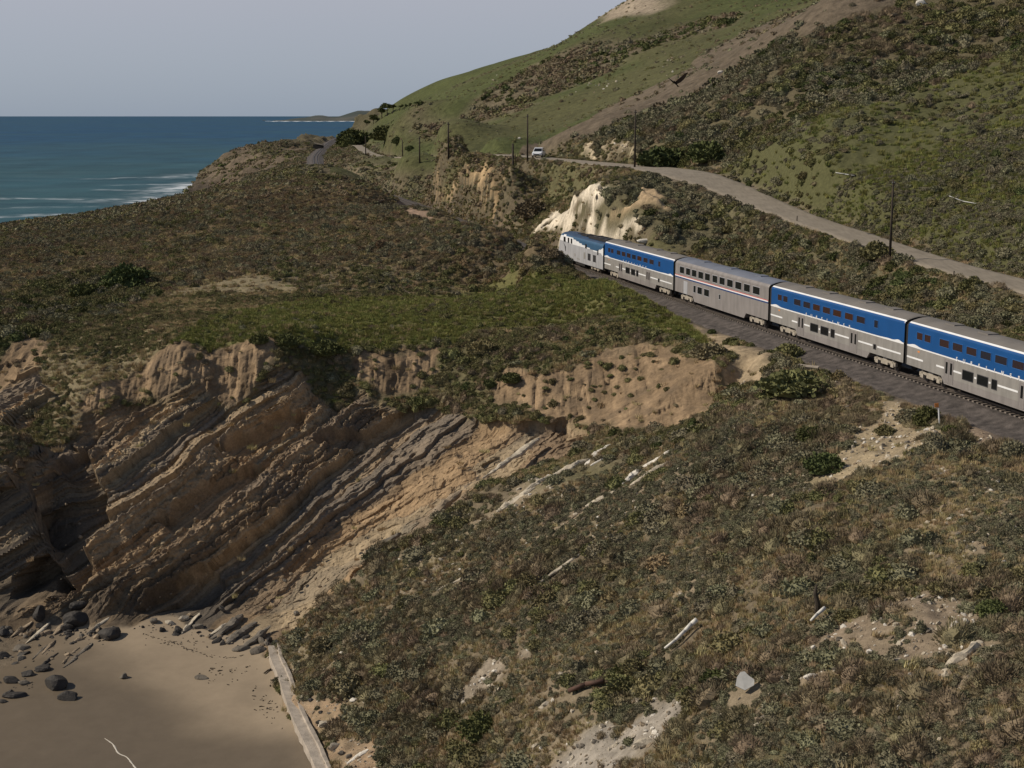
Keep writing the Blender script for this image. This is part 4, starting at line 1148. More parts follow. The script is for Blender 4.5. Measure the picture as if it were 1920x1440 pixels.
def rock_mesh(name, mat, seed, sx=1, sy=1, sz=.7, sub=3, rough=.32, facet=.0):
    r = random.Random(seed); bm = bmesh.new(); bmesh.ops.create_icosphere(bm, subdivisions=sub, radius=1)
    cuts = [(Vector((r.uniform(-1, 1), r.uniform(-1, 1), r.uniform(-.4, 1))).normalized(), r.uniform(.55, .9)) for _ in range(9)]
    co = np.array([v.co[:] for v in bm.verts])
    nz_ = fbm(co[:, 0] * 1.3 + seed * 3.1, co[:, 1] * 1.3, co[:, 2] * 1.3 + .5, seed, 3)
    n2 = vn(co[:, 0] * 4 + seed, co[:, 1] * 4, co[:, 2] * 4 + .3, seed + 5)
    for v, a, b in zip(bm.verts, nz_, n2):
        p = v.co * (1 + rough * a + .05 * b)
        for n_, d in cuts:
            e = p.dot(n_) - d
            if e > 0: p -= n_ * e * .9
        v.co = Vector((p.x * sx, p.y * sy, p.z * sz))
    return mesh(name, bm, mat)

def place_rock(px, py, w, mat, label, seed, sx=1, sy=.8, sz=.65, rot=None, cat='boulder', name='boulder', group=None, sink=.25, tilt=0.0, sub=3, gz=None):
    """w: width in pixels of the photograph"""
    x, y, z = hit(px, py); z = float(ground(x, y))
    R_ = w / 2 / F * y * (1.3 if px < 240 else 1.1)
    o = obj(name, rock_mesh(name, mat, seed, sx, sy, sz, sub), None, (x, y, z + R_ * sz * (1 - 2 * sink) * .6), (tilt * .3, -tilt, rot if rot is not None else random.uniform(0, 6.28)))
    o.scale = (R_, R_, R_); CLEAR.append((x, y - .3 * R_, R_ * 1.25 + .25))
    return tag(o, label, cat, group)

B_ = [ # px, py, width, material, stretch (x, y, z), label
 (75,1158,26,m_rk_dark,(.8,.7,1.1),'tall pointed grey rock at the mouth of the dark cave'),
 (148,1163,46,m_rk_dark,(1,.7,.55),'largest dark wet boulder in the heap below the cave'),
 (128,1178,30,m_rk_dark,(1,.8,.6),'black boulder leaning on the left of the largest boulder'),
 (146,1137,30,m_rk_dark,(1,.7,.5),'dark rock high on the heap against the cliff foot'),
 (202,1194,40,m_rk_dark,(1,.8,.7),'square dark boulder at the right end of the heap, on open sand'),
 (105,1287,44,m_rk_dark,(1,.8,.65),'broad dark boulder out on the wet sand'),
 (128,1310,34,m_rk_dark,(1,.7,.5),'dark boulder touching the broad one, on its seaward side'),
 (40,1217,24,m_rk_grey,(1,.9,.6),'rounded grey boulder alone on sand beside a pale slab'),
 (6,1190,22,m_rk_dark,(1,.8,.7),'dark rock at the left edge of the beach, nearest the cave'),
 (6,1232,26,m_rk_dark,(1,.8,.6),'dark rock at the left edge of the beach, below the rounded grey one'),
 (55,1266,26,m_rk_dark,(1,.6,.5),'low dark rock in the row left of the broad boulder, inner one'),
 (82,1256,28,m_rk_dark,(1,.6,.55),'low dark rock with a shadow just above the broad boulder'),
 (22,1280,30,m_rk_dark,(1.1,.6,.5),'long low dark rock at the left in the row on wet sand'),
 (45,1283,20,m_rk_grey,(1.1,.6,.45),'small grey rock between the long low rock and the broad boulder'),
 (28,1306,34,m_rk_dark,(1.2,.5,.4),'flat dark rock half buried in the wettest sand'),
 (6,1316,14,m_rk_dark,(1,.8,.6),'small dark stone at the left edge beside the flat half-buried rock'),
 (232,1271,15,m_rk_grey,(1,.9,.8),'single small dark stone in the middle of the bare sand'),
 (378,1272,26,m_rk_grey,(1.2,.7,.35),'low flat stone lying alone on the sand towards the sea wall'),
 (304,1184,14,m_rk_dark,(1,.9,.8),'dark stone at the cliff foot right of the square boulder'),
 (332,1188,16,m_rk_dark,(1,.9,.8),'dark stone beside the leaning pale slab at the cliff foot'),
 (288,1166,18,m_rk_grey,(1,.8,.7),'grey block in the rubble at the cliff foot, left one'),
 (318,1170,20,m_rk_pale,(1,.8,.6),'pale block in the rubble at the cliff foot'),
 (345,1163,18,m_rk_pale,(1.2,.7,.6),'pale angular block behind the leaning slab'),
 (372,1178,20,m_rk_grey,(1.2,.7,.6),'grey angular block right of the leaning slab'),
 (482,1222,30,m_rk_grey,(1.2,.8,.6),'grey rock at the end of the ledges beside the sea wall'),
 (452,1218,26,m_rk_grey,(1.3,.7,.5),'grey rock at the foot of the ledges near the sea wall'),
 (608,1360,26,m_rk_pale,(1.1,.8,.5),'white and black block lying on soil beside the sea wall'),
 (598,1357,14,m_rk_dark,(1,.8,.7),'black block touching the white one beside the sea wall'),
 (628,1408,24,m_rk_pale,(1.1,.5,.9),'upright grey slab of rubble behind the sea wall'),
 (640,1420,16,m_rk_grey,(1,.8,.7),'small grey block in the rubble behind the sea wall'),
 (655,1424,14,m_rk_grey,(1,.8,.7),'small block at the right of the rubble behind the sea wall'),
 (583,1318,12,m_rk_dark,(1,.8,.7),'dark stone on the bare soil next to the wall, upper one'),
 (602,1338,11,m_rk_dark,(1,.8,.7),'dark stone on the bare soil next to the wall, lower one'),
 (664,1316,14,m_rk_white,(1.2,.8,.6),'white stone under the dark bush above the sea wall'),
 (1520,1275,26,m_rk_white,(1.2,.8,.6),'white boulder among shrubs in the middle of the right-hand slope'),
 (1212,1394,36,m_rk_pale,(1.3,.8,.5),'pale smooth boulder near the bottom edge beside white gravel'),
 (1024,1330,16,m_rk_pale,(1.1,.8,.6),'pale rounded stone below the rusty pipe'),
 (1654,1138,16,m_rk_white,(1.1,.6,.8),'small white stone at the top of the bare soil patch'),
 (1525,1214,12,m_rk_white,(.8,.8,1.1),'white stone below the pale branch on the right-hand slope'),
 (1740,800,16,m_rk_white,(1.2,.8,.5),'white stone at the foot of the round dark bush'),
 (973,259,6,m_rk_white,(1,.9,.9),'single pale stone on the green hill left of the white car'),
 (1351,137,8,m_rk_white,(1.2,.9,.9),'single white rock on the tan crest of the hill'),
 (1727,8,16,m_rk_white,(1.3,.9,.8),'white rock at the top of the scrubby hill'),
 (1210,454,22,m_rk_white,(1.7,.5,.4),'long white stone on the bank just above the first blue car'),
 (958,1160,0,m_rk_pale,(1,1,1),None),
]
for i, (px, py, w, mt, (a, b, c), lab) in enumerate(B_):
    if lab: place_rock(px, py, w, mt, lab, 40 + i, a, b, c, rot=random.uniform(-.4, .4), cat='boulder' if w > 18 else 'stone', name='boulder' if w > 18 else 'stone')

def slab_mesh(mat, seed, L, wd, t):
    """long broken ledge of rock: an uneven ridge with ragged edges, thinning out at both ends"""
    n = int(max(10, min(46, L / max(.12, t * .7)))); f_ = np.linspace(0, 1, n + 1)
    W_ = wd * (.75 + .55 * fbm(f_ * L * .9 + seed * 3.3, f_ * 0, 0, seed, 3)); T_ = t * (.85 + .75 * fbm(f_ * L * 1.1 + seed, f_ * 0 + 4, 0, seed + 1, 3)); K_ = wd * .35 * fbm(f_ * L * .6, f_ * 0 + 9, 0, seed + 2, 3)
    step = vn(np.floor(f_ * L * .8 + seed), f_ * 0, 0, seed + 4)                # breaks along joints
    T_ = np.maximum(.15 * t, T_ * (1 + .45 * step)); e = np.sin(np.pi * np.clip(f_, .03, .97)) ** .45
    bm = bmesh.new(); pv = None; r = random.Random(seed)
    for k in range(n + 1):
        w, tt, x, o_ = W_[k] * e[k], T_[k] * e[k], L * (f_[k] - .5), K_[k]
        pr = [(-.5, -1.2), (.5, -1.2), (.56, -.1), (.46, .55), (.15, .95), (-.2, .80), (-.48, .35), (-.56, -.3)]
        q = [bm.verts.new((x + r.uniform(-.3, .3) * L / n, o_ + a * w * r.uniform(.85, 1.12), b * tt * (r.uniform(.75, 1.15) if b > 0 else 1))) for a, b in pr]
        if pv:
            for m_ in range(8): bm.faces.new((pv[m_], pv[(m_ + 1) % 8], q[(m_ + 1) % 8], q[m_]))
        else: bm.faces.new(q[::-1])
        pv = q
    bm.faces.new(pv); bmesh.ops.recalc_face_normals(bm, faces=bm.faces)
    return mesh('rock_ledge', bm, mat)

def ledge(p0, p1, thick, mat, label, seed, cat='rock ledge', lift=.05, wd=None, grp=None, name='rock_ledge'):
    a = Vector(hit(*p0)); b = Vector(hit(*p1)); a.z = float(ground(a.x, a.y)); b.z = float(ground(b.x, b.y))
    L = (b - a).length; t = thick / 2 / F * a.y
    for k_ in np.linspace(0, 1, max(3, int(L / .7))): CLEAR.append((a.x + (b.x - a.x) * k_, a.y + (b.y - a.y) * k_ - .25, .45))
    o = obj(name, slab_mesh(mat, seed, L, wd or t * 3.2, t), None, (a + b) / 2 + Vector((0, 0, lift)))
    X_ = (b - a).normalized(); Zv = Vector((-.35, -.25, .9)); Y_ = Zv.cross(X_).normalized(); Zv = X_.cross(Y_)
    o.rotation_euler = Matrix((X_, Y_, Zv)).transposed().to_euler()
    return tag(o, label, cat, grp)
for i, (a, b, t, mt, lab) in enumerate([
 ((1094,868),(1144,834),13,m_rk_white,'bright white slab at the upper end of the left white ledge'),
 ((1032,902),(1102,860),10,m_rk_pale,'pale slab in the middle of the left white ledge'),
 ((1108,872),(1136,858),5,m_rk_white,'short white slab just below the brightest white slab'),
 ((980,930),(1032,902),10,m_rk_pale,'pale slab at the lower middle of the left white ledge'),
 ((932,964),(1002,923),12,m_rk_pale,'long cream slab at the lower end of the left white ledge'),
 ((1166,910),(1258,840),14,m_rk_white,'long white slab along the top of the right white ledge'),
 ((1182,914),(1252,870),11,m_rk_pale,'cream slab lying under the long white slab of the right ledge'),
 ((1098,953),(1154,921),8,m_rk_pale,'thin cream slab halfway down the right white ledge'),
 ((1062,984),(1098,956),7,m_rk_tan,'tan slab at the foot of the right white ledge'),
 ((820,1110),(910,1060),5,m_rk_pale,'thin cream ledge on the slope left of the green gully'),
 ((1000,1100),(1090,1040),5,m_rk_pale,'thin cream ledge in the middle of the slope'),
 ((1764,1264),(1842,1214),24,m_rk_pale,'upper of two cream rocks jutting from the bare right-hand bank'),
 ((1776,1300),(1890,1244),16,m_rk_tan,'lower and longer of two cream rocks jutting from the bank'),
 ((396,1200),(452,1152),16,m_rk_grey,'broad grey ledge at the cliff foot left of the sea wall, upper left one'),
 ((424,1208),(478,1164),15,m_rk_grey,'grey ledge at the cliff foot, middle one of the three before the sea wall'),
 ((452,1216),(506,1176),14,m_rk_grey,'grey ledge at the cliff foot, nearest to the end of the sea wall'),
 ((700,1030),(752,1000),9,m_rk_grey,'grey ledge on the edge of the green gully, lower one'),
 ((806,972),(866,922),15,m_rk_tan,'big tan ledge on the edge of the green gully, upper one'),
 ((905,900),(1010,826),10,m_rk_pale,'pale-topped ledge at the right end of the cliff face'),
 ((926,814),(1000,772),0,m_rk_pale,None),
 ((48,1206),(92,1168),7,m_rk_pale,'pale leaning slab lit along its edge, on the sand before the cave'),
 ((116,1245),(148,1214),7,m_rk_tan,'left one of the two long ledges standing out of the sand'),
 ((122,1252),(172,1206),8,m_rk_grey,'right and longer one of the two ledges standing out of the sand'),
 ((80,1226),(104,1200),6,m_rk_tan,'short tan ledge in the sand left of the two long ledges'),
 ((60,1236),(92,1208),5,m_rk_grey,'thin grey ledge in the sand beside the rounded boulder'),
 ((100,1190),(122,1168),8,m_rk_tan,'tan slab propped on the boulder heap'),
 ((176,1180),(206,1160),8,m_rk_pale,'pale slab lying behind the square dark boulder'),
 ((342,1190),(372,1152),7,m_rk_pale,'pale slab leaning in the rubble at the cliff foot'),
 ((395,1192),(424,1168),6,m_rk_pale,'narrow pale slab next to the grey ledges at the cliff foot'),
 ((66,1258),(108,1224),5,m_rk_dark,'thin dark ledge in the sand above the low dark rocks'),
 ((20,1196),(60,1166),8,m_rk_tan,'tan ledge beside the tall pointed rock'),
 ((652,1438),(690,1408),9,m_rk_white,'white slab of rubble at the bottom edge behind the sea wall'),
 ]):
    if lab: ledge(a, b, t, mt, lab, 300 + i)

m_pipe = paint('rusty_pipe', (.080, .042, .028), .8, var=.35)
m_drift = paint('bleached_wood', (.66, .63, .57), .8, var=.15)
m_deadw = paint('dead_wood', (.055, .042, .030), .9, var=.3)
m_plate = paint('white_grey_sheet', (.42, .41, .385), .6, var=.1)
def pole_along(name, pts, r0, r1, mat, label, cat, lift=.15, n=8):
    P3 = []
    for p in pts:
        x, y, z = hit(*p); P3.append(Vector((x, y, float(ground(x, y)) + lift))); CLEAR.append((x, y - .3, .5))
    o0 = P3[0].copy(); bm = bmesh.new(); rs = np.linspace(r0, r1, len(P3)); tube(bm, [p - o0 for p in P3], rs, n)
    return tag(obj(name, mesh(name, bm, mat, True), None, o0), label, cat)
pole_along('driftwood', [(1246,1224),(1266,1212),(1284,1196),(1296,1184),(1306,1176)],   .07, .17, m_drift, 'curved white bleached driftwood trunk lying on the slope', 'driftwood', .55, 8)
pole_along('rusty_pipe', [(1066,1314),(1098,1302),(1132,1290)], .14, .14, m_pipe, 'rust-brown pipe lying among shrubs on the lower slope', 'pipe', .35, 10)
pole_along('driftwood', [(495,1264),(503,1258),(509,1256)], .06, .09, m_deadw, 'thin dark stick lying on the sand against the sea wall', 'driftwood', .1, 6)
pole_along('branch', [(1520,1176),(1532,1164),(1546,1152)], .07, .12, m_drift, 'pale broken branch lying just below the dark stump', 'branch', .5, 6)
x, y, z = hit(1531, 1145); bm = bmesh.new(); tube(bm, [Vector((0, 0, -.4)), Vector((.05, 0, .5)), Vector((-.12, 0, 1.1)), Vector((-.05, 0, 1.6))], [.17, .15, .12, .05], 8); tube(bm, [Vector((-.08, 0, .9)), Vector((.2, 0, 1.25))], [.07, .03], 6)
tag(obj('stump', mesh('stump', bm, m_deadw), None, (x, y, float(ground(x, y)))), 'dark dead stump standing on the right-hand slope', 'stump')
x, y, z = hit(1397, 1310); CLEAR.append((x, y - .3, 1.0)); bm = bmesh.new()                         # broken sheet, standing askew
pts = [(-.55, -.5), (.15, -.62), (.62, -.1), (.52, .28), (.1, .42), (-.25, .62), (-.5, .5), (-.62, .1)]
A_ = [bm.verts.new((a, -.05 + .08 * a * b, b)) for a, b in pts]; B2 = [bm.verts.new((a, .05 + .08 * a * b, b)) for a, b in pts]
bm.faces.new(A_); bm.faces.new(B2[::-1])
for k in range(8): bm.faces.new((A_[k], B2[k], B2[(k + 1) % 8], A_[(k + 1) % 8]))
bmesh.ops.recalc_face_normals(bm, faces=bm.faces)
tag(obj('rock_plate', mesh('rock_plate', bm, m_plate), None, (x, y, float(ground(x, y)) + .62), (-.7, .15, -.4)), 'flat grey-white plate of rock standing askew among shrubs', 'rock plate').scale = (.78, .78, .78)

# concrete lip of a culvert beside the line and the marker post
cx = hit(1515, 690); c0, c1 = Vector(hit(1497, 690)), Vector(hit(1535, 697)); c0.z = c1.z = float(ground(cx[0], cx[1])) + .3
hw = tag(empty('culvert', (c0 + c1) / 2, math.atan2(c1.y - c0.y, c1.x - c0.x)), 'small concrete culvert headwall with dark mouth beside the ballast', 'culvert')
Lh = (c1 - c0).length / 2
bm = bmesh.new(); box(bm, -Lh, Lh, -.14, .16, -.02, .13); obj('headwall', mesh('headwall', bm, m_conc), hw)
bm = bmesh.new(); box(bm, -Lh * .9, Lh * .9, -.12, .2, -.8, -.04); obj('mouth', mesh('mouth', bm, m_black), hw)
x, y, z = hit(1762, 794); gz = float(ground(x, y)); hpx = 32 / F * y
mp_ = tag(empty('marker_post', (x, y, gz)), 'leaning white marker post beside the round dark bush near the track', 'post')
bm = bmesh.new(); cyl(bm, (0, 0, -.2), (-.14, 0, hpx), .055, .055, 8); obj('post', mesh('post', bm, m_white), mp_)
bm = bmesh.new(); box(bm, -.14, .14, -.02, .02, hpx, hpx + .3); obj('reflector', mesh('reflector', bm, m_orange), mp_, (-.16, 0, .1), (0, -.1, 0))

# ------------------------------------------------------------------ poles along the road and the line
m_wood = paint('pole_wood', (.045, .034, .024), .9, var=.3)
m_ins = paint('insulator', (.20, .21, .20), .4)
def pole(px, py_base, py_top, label, arm=True, r=.15, lean=0.0, depth=None):
    if depth: x, y, z = PD(px, py_base, depth)
    else: x, y, z = hit(px, py_base)
    z = float(ground(x, y)) - .1
    h = (py_base - py_top) / F * y * 1.005
    o = tag(empty('utility_pole', (x, y, z), random.uniform(-.2, .2)), label, 'utility pole', 'wooden utility poles')
    bm = bmesh.new(); cyl(bm, (0, 0, -.3), (lean * h, 0, h), r, r * .62, 10); obj('pole', mesh('pole', bm, m_wood, True), o)
    if arm:
        bm = bmesh.new(); box(bm, -.42, .42, -.05, .05, h - .55, h - .43); obj('crossarm', mesh('crossarm', bm, m_wood), o, (lean * h, -.13, 0), (0, 0, 1.1))
        for s in (-.38, .38):
            bm = bmesh.new(); cyl(bm, (s, 0, h - .43), (s, 0, h - .27), .045, .03, 6); obj('insulator', mesh('insulator', bm, m_ins), o, (lean * h, -.13, 0), (0, 0, 1.1))
    return o
pole(1668, 489, 336, 'tall dark utility pole beside the dirt road above the blue cars', r=.17)
pole(1190, 315, 208, 'utility pole on the brow above the white outcrop, at the road bend', r=.19)
pole(989, 303, 216, 'utility pole standing in front of the white car', r=.20)
pole(841, 296, 230, 'utility pole against the green hillside, left of the pole by the car', r=.24)
pole(787, 305, 257, 'short-looking distant pole before the green hillside', r=.24)
pole(755, 305, 272, 'thin distant pole at the edge of the far road', r=.22, arm=False, depth=560)
pole(686, 303, 268, 'farthest thin pole beside the pale far road', r=.25, arm=False, depth=640)
pole(962, 400, 296, 'vine-covered dark pole in the hollow beside the sandy cutting', r=.30, arm=False, depth=318, lean=-.004)
for i, (px, py, h) in enumerate([(1494,417,12),(1600,470,13),(1788,520,12)]):
    x, y, z = hit(px, py); bm = bmesh.new(); cyl(bm, (0, 0, -.2), (.02, 0, h / F * y), .07, .06, 6)
    tag(obj('fence_post', mesh('fence_post', bm, m_wood), None, (x, y, float(ground(x, y)))), ['short dark post at the road edge above the silver car', 'short post at the road edge left of the tall pole', 'short post at the road edge right of the tall pole'][i], 'post')

# ------------------------------------------------------------------ the white car on the road
m_carp = paint('white_car_paint', (.78, .79, .82), .25, var=.03, spec=.5)
m_tyre = paint('tyre', (.02, .02, .02), .9)
m_lamp = paint('lamp_glass', (.75, .75, .75), .15)
k = int(np.argmin([abs(to_px(*q[:3])[0] - 1007) for q in ROAD[:60]]))
d = ROAD[k + 1][:2] - ROAD[k - 1][:2]
dirn = Vector((-d[0], -d[1], 0)).normalized()                        # coming towards the bend
ca = tag(empty('white_car', (ROAD[k][0], ROAD[k][1], ROAD[k][2] + .10), math.atan2(dirn.y, dirn.x) - .5), 'white SUV with dark windscreen driving along the dirt road behind a pole', 'car')
def loft(secs, mat, name):
    bm = bmesh.new(); pv = None
    for x_, pts in secs:
        q = [bm.verts.new((x_ + (dx_ if dx_ else 0), y_, z_)) for y_, z_, dx_ in [(p + (0,))[:3] for p in pts]]
        if pv:
            n_ = len(q)
            for j in range(n_): bm.faces.new((pv[j], pv[(j + 1) % n_], q[(j + 1) % n_], q[j]))
        else: bm.faces.new(q[::-1])
        pv = q
    bm.faces.new(pv); bmesh.ops.recalc_face_normals(bm, faces=bm.faces)
    return mesh(name, bm, mat)
def sec(w, z0, z1): return [(-w, z0), (w, z0), (w * 1.02, (z0 + z1) / 2), (w * .94, z1), (-w * .94, z1), (-w * 1.02, (z0 + z1) / 2)]
CS = 1.12
obj('body', loft([(-2.35, sec(.80, .55, .95)), (-2.2, sec(.93, .40, 1.08)), (-1.0, sec(.97, .35, 1.10)), (.9, sec(.97, .35, 1.08)), (1.9, sec(.94, .38, .98)), (2.3, sec(.84, .45, .85)), (2.38, sec(.70, .50, .75))], m_carp, 'car_body'), ca)
obj('cabin', loft([(-2.22, sec(.80, 1.05, 1.12)), (-1.75, sec(.80, 1.05, 1.74)), (-.2, sec(.80, 1.05, 1.80)), (.45, sec(.78, 1.05, 1.72)), (1.2, sec(.86, 1.04, 1.08))], m_carp, 'cabin'), ca)
def quadp(name, q, mat):
    bm = bmesh.new(); bm.faces.new([bm.verts.new(p) for p in q]); obj(name, mesh(name, bm, mat), ca)
quadp('windscreen', [(.56, -.66, 1.68), (.56, .66, 1.68), (1.16, .76, 1.12), (1.16, -.76, 1.12)], m_glass)
for s in (-1, 1):
    quadp('side_window', [(-1.6, s * .83, 1.18), (.85, s * .86, 1.18), (.40, s * .79, 1.64), (-1.5, s * .79, 1.66)], m_glass)
    bm = bmesh.new(); box(bm, 2.28, 2.40, s * .62 - .16, s * .62 + .16, .68, .82); obj('headlight', mesh('headlight', bm, m_lamp), ca)
    for xx in (-1.45, 1.5):
        bm = bmesh.new(); cyl(bm, (0, -.12, 0), (0, .12, 0), .37, .37, 16); cyl(bm, (0, -.13, 0), (0, .13, 0), .2, .2, 10); obj('wheel', mesh('wheel', bm, m_tyre), ca, (xx, s * .86, .37))
bm = bmesh.new(); box(bm, 2.36, 2.41, -.5, .5, .50, .66); obj('grille', mesh('grille', bm, m_black), ca)
ca.scale = (CS, CS, CS)

# ------------------------------------------------------------------ the soaring bird
m_bird = paint('dark_feathers', (.010, .008, .007), 1.0, var=.2, spec=.0)
bx = Vector(PD(1267, 156, 200))
bd = tag(empty('bird', bx, .35), 'dark large bird soaring with raised wings before the tan ridge', 'bird')
bm = bmesh.new()
secs_ = [(-.42, .015, .01), (-.30, .07, .05), (-.05, .11, .09), (.18, .09, .08), (.30, .05, .05), (.40, .05, .05), (.48, .012, .012)]
pv = None
for yy, rx, rz in secs_:
    q = [bm.verts.new((rx * math.cos(a), yy, rz * math.sin(a))) for a in np.linspace(0, 2 * math.pi, 9)[:-1]]
    if pv:
        for j in range(8): bm.faces.new((pv[j], pv[(j + 1) % 8], q[(j + 1) % 8], q[j]))
    pv = q
for s, up, ln in ((1, .95, 1.35), (-1, .55, 1.05)):                    # wings: arm, then fingered hand
    prof = [(0, .22, -.22), (.3, .30, -.30), (.6, .28, -.32), (.85, .20, -.30), (1, .02, -.22)]
    pv = None
    for f, a, b in prof:
        w_ = f * ln; xx = s * w_ * math.cos(up * (.6 + .4 * f)); zz = w_ * math.sin(up * (.6 + .4 * f))
        q = [bm.verts.new((xx, a, zz + .015)), bm.verts.new((xx, b, zz + .01)), bm.verts.new((xx, b, zz)), bm.verts.new((xx, a, zz - .015))]
        if pv:
            for j in range(4): bm.faces.new((pv[j], pv[(j + 1) % 4], q[(j + 1) % 4], q[j]))
        pv = q
    bm.faces.new(pv)
    for t in range(4):
        a0 = -.16 + t * .045; tip = (s * (ln + .22) * math.cos(up), a0 - .06, (ln + .22) * math.sin(up)); r_ = (s * ln * .95 * math.cos(up * .98), a0 + .05, ln * .95 * math.sin(up * .98))
        cyl(bm, r_, tip, .022, .006, 4)
q = [bm.verts.new(p) for p in ((.05, -.38, 0), (.13, -.68, 0), (-.13, -.68, 0), (-.05, -.38, 0), (.05, -.38, .02), (.13, -.68, .015), (-.13, -.68, .015), (-.05, -.38, .02))]
for f in ((0, 1, 2, 3), (7, 6, 5, 4), (0, 4, 5, 1), (1, 5, 6, 2), (2, 6, 7, 3)): bm.faces.new([q[j] for j in f])
bmesh.ops.recalc_face_normals(bm, faces=bm.faces)
obj('body', mesh('bird_body', bm, m_bird), bd)
bd.rotation_euler = (.55, 0, .35); bd.scale = (1.25, 1.25, 1.25)

# pale pipe fence pieces lying on the green slope; foam left on the sand
for i, (a, b) in enumerate([((1567, 325), (1602, 332)), ((1780, 371), (1830, 386))]):
    pole_along('pipe', [a, ((a[0] + b[0]) / 2, (a[1] + b[1]) / 2), b], .06, .06, paint('grey_pipe', (.42, .42, .40), .6), ['upper short pale pipe lying on the green slope', 'lower pale pipe lying on the green slope at right'][i], 'pipe', .22, 6)
bm = bmesh.new(); pv = None
fl = catmull([hit(*p)[:2] for p in [(196, 1385), (212, 1396), (222, 1412), (238, 1420), (248, 1432), (262, 1450)]], .15)
for i, q_ in enumerate(fl):
    z_ = float(ground(*q_)) + .012; w_ = (.04 + .06 * abs(float(vn(np.array([i * .35]), np.array([0.]), 0, 400)[0]))) * min(1, i / 6, (len(fl) - i) / 6)
    q = [bm.verts.new((q_[0] - w_, q_[1], z_)), bm.verts.new((q_[0], q_[1] + .02, z_ + .03)), bm.verts.new((q_[0] + w_, q_[1], z_))]
    if pv:
        for j in range(2): bm.faces.new((pv[j], pv[j + 1], q[j + 1], q[j]))
    pv = q
tag(obj('foam_line', mesh('foam_line', bm, paint('dry_foam', (.48, .44, .38), .9))), kind='stuff')

# retaining wall beside the far piece of the line
x, y, z = PD(601, 268, 1060)
rw = tag(empty('retaining_wall', (x - 1, y, 24), -.2), 'dark retaining wall with a pale coping beside the distant railway curve', 'wall')
bm = bmesh.new(); box(bm, -4, 3, -.4, .4, 0, 3.2); obj('wall_body', mesh('wall_body', bm, m_black), rw)
bm = bmesh.new(); box(bm, -4.1, 3.1, -.7, .5, 3.2, 3.5); obj('coping', mesh('coping', bm, m_conc), rw, None, (0, .22, 0))
# ------------------------------------------------------------------ plants
def leaf_mat(name, col, var=.18, trans=0.0):
    m, nt, bs = mat_new(name)
    N, L = nt.nodes, nt.links
    at = N.new('ShaderNodeAttribute'); at.attribute_name = 'leafvar'
    oi = N.new('ShaderNodeObjectInfo')
    a = N.new('ShaderNodeMapRange'); a.inputs[3].default_value = 1 - var; a.inputs[4].default_value = 1 + var; L.new(oi.outputs['Random'], a.inputs[0])
    mu = N.new('ShaderNodeMath'); mu.operation = 'MULTIPLY'; L.new(at.outputs['Fac'], mu.inputs[0]); L.new(a.outputs[0], mu.inputs[1])
    hs = N.new('ShaderNodeHueSaturation'); hs.inputs['Color'].default_value = (*col, 1)
    hm = N.new('ShaderNodeMath'); hm.operation = 'MULTIPLY_ADD'; hm.inputs[1].default_value = .05; hm.inputs[2].default_value = .475
    rn = N.new('ShaderNodeMath'); rn.operation = 'FRACT'; r7 = N.new('ShaderNodeMath'); r7.operation = 'MULTIPLY'; r7.inputs[1].default_value = 7.31
    L.new(oi.outputs['Random'], r7.inputs[0]); L.new(r7.outputs[0], rn.inputs[0]); L.new(rn.outputs[0], hm.inputs[0]); L.new(hm.outputs[0], hs.inputs['Hue'])
    vm = N.new('ShaderNodeVectorMath'); vm.operation = 'SCALE'; L.new(hs.outputs[0], vm.inputs[0]); L.new(mu.outputs[0], vm.inputs['Scale'])
    L.new(vm.outputs[0], bs.inputs['Base Color']); bs.inputs['Roughness'].default_value = .9; bs.inputs['Specular IOR Level'].default_value = .08
    return m
KINDS_ = {'sage': (.165, .153, .098), 'olive': (.150, .140, .066), 'dark': (.078, .086, .034), 'brown': (.172, .140, .088), 'straw': (.330, .262, .145), 'green': (.182, .186, .060), 'rust': (.205, .158, .088)}
LM = {k: leaf_mat(k + '_leaf', tuple(min(.6, 1.16 * q) for q in c)) for k, c in KINDS_.items()}

